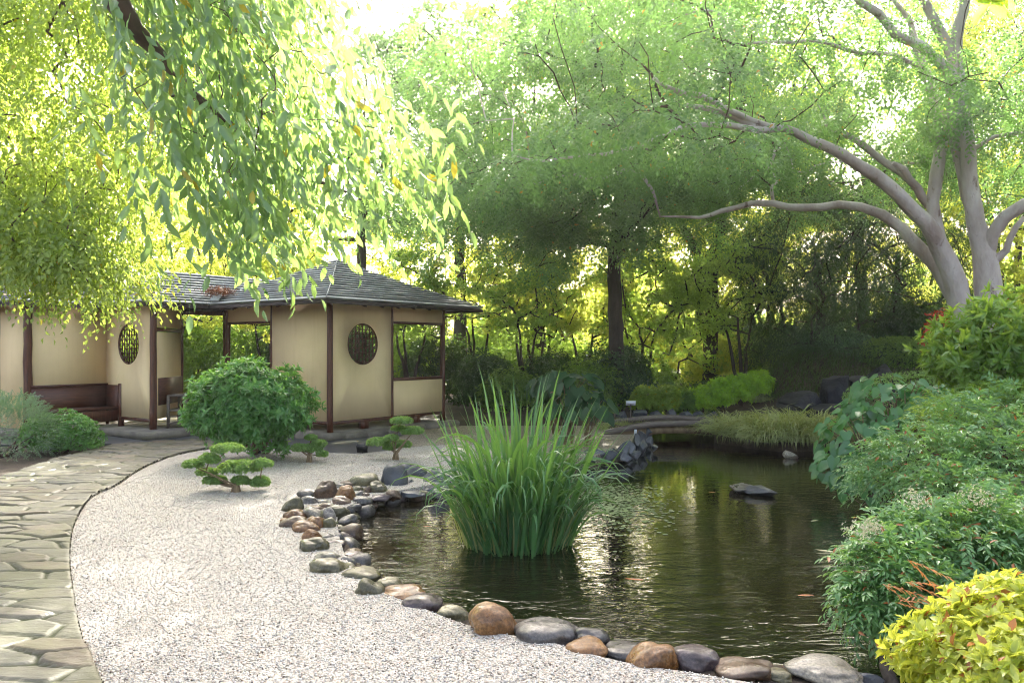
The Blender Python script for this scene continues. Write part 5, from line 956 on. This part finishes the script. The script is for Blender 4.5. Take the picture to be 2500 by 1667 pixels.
# ------------------------------------------------------------------ overhanging trees on the left
def poly_pts(poly, Yd, spread, n, dens=None):
    w = np.array([P(*q, Yd)[[0, 2]] for q in poly]); lo, hi = w.min(0), w.max(0); x = R.uniform(lo[0], hi[0], n * 6); z = R.uniform(lo[1], hi[1], n * 6); k = inside(w, x, z); x, z = x[k][:n], z[k][:n]
    return np.stack([x, R.uniform(Yd - spread, Yd + spread, len(x)), z], 1)
b4 = np.array([-6.9, 8.6, 0.]); t = thing('lime_tree', 'sunlit lime green tree hanging over the bench bay', 'tree', b4)
tg = np.concatenate([poly_pts([(-250,-260),(520,-260),(500,120),(440,420),(370,560),(330,640),(200,660),(60,660),(-250,660)], 8.4, 1.1, 330), poly_pts([(450,-200),(820,-200),(800,60),(740,260),(640,330),(450,330)], 8.9, .7, 90), poly_pts([(-100,600),(200,600),(310,640),(320,745),(240,770),(170,730),(100,700),(-80,720)], 8.1, .5, 60)]) + [-.1, 0, .3]
mb = MB(); grow(mb, [[[*b4, .24], [*(b4 + [.1, 0, 1.6]), .21], [*(b4 + [.3, -.1, 3.]), .17], [*(b4 + [.9, -.2, 4.4]), .12], [*(b4 + [1.6, -.3, 5.6]), .08]], [[*(b4 + [.3, -.1, 3.]), .1], [*(b4 + [1.4, -.5, 3.9]), .07], [*(b4 + [2.6, -.7, 4.5]), .05], [*(b4 + [3.6, -.6, 4.6]), .03]]], tg, tip=.006, sag=.1, pull=.5); obj('trunk', mb, M['twig'], t, True)
m = MB(); per = 17; n = len(tg) * per; v, d = ball(n, .1, 1.); tp = np.repeat(tg, per, 0)[:len(v)]; sprigs(m, tp + v * [.4, .42, .28], nrm(d * [1, 1, .3] + [.25, 0, -.55] + rv(len(v), .25)), .34, 9, .076, .04, 50, .5, .35, .28); obj('crown', m, M['lime'], t)
b5 = np.array([-4.4, 3.6, 0.]); t = thing('weeping_tree', 'tree letting long leafy twigs hang down before the tea house roof', 'tree', b5)
tg = np.concatenate([poly_pts([(380,-160),(800,-160),(760,120),(820,330),(980,420),(1090,540),(1020,560),(880,560),(760,600),(640,590),(520,520),(430,460),(400,300),(330,160)], 4.9, .6, 165), poly_pts([(560,560),(700,580),(730,680),(650,720),(590,660)], 4.7, .3, 12)])
tg = tg + [-.2, 0, .5]; lim = [[[*b5, .2], [*(b5 + [.0, .1, 1.8]), .18], [*(b5 + [.2, .4, 3.6]), .14], [*P(180, -190, 4.5), .09], [*P(270, -60, 4.55), .075], [*P(285, 5, 4.6), .07], [*P(330, 75, 4.7), .055], [*P(375, 118, 4.8), .045], [*P(470, 230, 4.9), .03], [*P(640, 380, 5.), .018], [*P(850, 470, 5.), .01]], [[*P(285, 5, 4.6), .05], [*P(420, -60, 4.8), .04], [*P(600, -40, 5.), .03], [*P(740, 60, 5.1), .015]]]
mb = MB(); grow(mb, lim, tg, tip=.0028, sag=.1, pull=.25); obj('trunk', mb, M['twig'], t, True)
m = MB(); per = 3; v = rv(len(tg) * per, .18); tp = np.repeat(tg, per, 0); hang_ = nrm(np.array([.42, 0, -.72]) + rv(len(tp), .22)); sprigs(m, tp + v, hang_, R.uniform(.3, .65, len(tp)), 9, .128, .05, 38, .35, .7, .38, 1, stem=.0016, flat=False, curl=.12, fold=.2); obj('crown', m, M['weep'], t)
b6 = np.array([3.3, 2.2, .0]); t = thing('overhanging_sprig', 'sprig of bright leaves hanging in at the upper corner', 'branch', P(2480, -60, 3.2)); m = MB(); rosettes(m, np.array([P(2455, -12, 3.2), P(2420, 4, 3.2)]), np.array([[-.4, -.5, -.5], [-.7, -.3, -.2]]), 7, .11, .05, 1., 1); obj('leaves', m, M['lime'], t); obj('twig', MB().tube([P(2620, -200, 3.2), P(2500, -60, 3.2), P(2420, 4, 3.2)], [.008, .005, .003], 6), M['twig'], t)
# ------------------------------------------------------------------ light, air, camera
EL, AZ = math.radians(32.8), math.radians(4)          # the sun stands beyond the pond, a little to the right
sd_ = Vector((math.sin(AZ) * math.cos(EL), math.cos(AZ) * math.cos(EL), math.sin(EL)))
sun = bpy.data.lights.new('sun', 'SUN'); sun.energy = 5.; sun.angle = math.radians(.5); sun.color = (1, .95, .84); so = bpy.data.objects.new('sun', sun); C.objects.link(so); so.rotation_euler = (-sd_).to_track_quat('-Z', 'Y').to_euler()
w = bpy.data.worlds.new('World'); bpy.context.scene.world = w; w.use_nodes = True; nt = w.node_tree; bg = nt.nodes['Background']; sk = nt.nodes.new('ShaderNodeTexSky'); sk.sky_type = 'NISHITA'; sk.sun_disc = False
sk.sun_elevation = EL; sk.sun_rotation = AZ; sk.dust_density = 8.; sk.air_density = 1.; sk.ozone_density = .0; sk.altitude = 0; hs = nt.nodes.new('ShaderNodeHueSaturation'); hs.inputs['Saturation'].default_value = .7; nt.links.new(sk.outputs[0], hs.inputs['Color']); nt.links.new(hs.outputs[0], bg.inputs[0]); bg.inputs[1].default_value = .15
hm, hnt, hout = newmat('haze air'); pv = nd(hnt, 'VolumePrincipled'); pv.inputs['Color'].default_value = (.95, .97, 1, 1); pv.inputs['Density'].default_value = .00045; pv.inputs['Anisotropy'].default_value = .5; hnt.links.new(pv.outputs[0], hout.inputs['Volume'])
tag(obj('haze', MB().box((0, 130, 9), (460, 400, 22)), hm), kind='stuff')
cam = bpy.data.cameras.new('camera'); co = bpy.data.objects.new('camera', cam); C.objects.link(co); co.location = (0, 0, EYE); co.rotation_euler = (math.radians(90), 0, 0); cam.lens = 28; cam.sensor_width = 36; cam.shift_y = 16.5 / 2500; cam.clip_end = 2000; cam.clip_start = .05
sc = bpy.context.scene; sc.camera = co; vs = sc.view_settings; vs.view_transform = 'Standard'; vs.look = 'None'; vs.gamma = 1; vs.exposure = 2.65; vs.use_curve_mapping = False
cy = sc.cycles; cy.max_bounces = 7; cy.diffuse_bounces = 4; cy.glossy_bounces = 3; cy.transmission_bounces = 5; cy.transparent_max_bounces = 4; cy.caustics_reflective = False; cy.caustics_refractive = False; cy.use_denoising = True; cy.sample_clamp_indirect = 6.; cy.pixel_filter_type = 'BLACKMAN_HARRIS'; cy.filter_width = 1.1
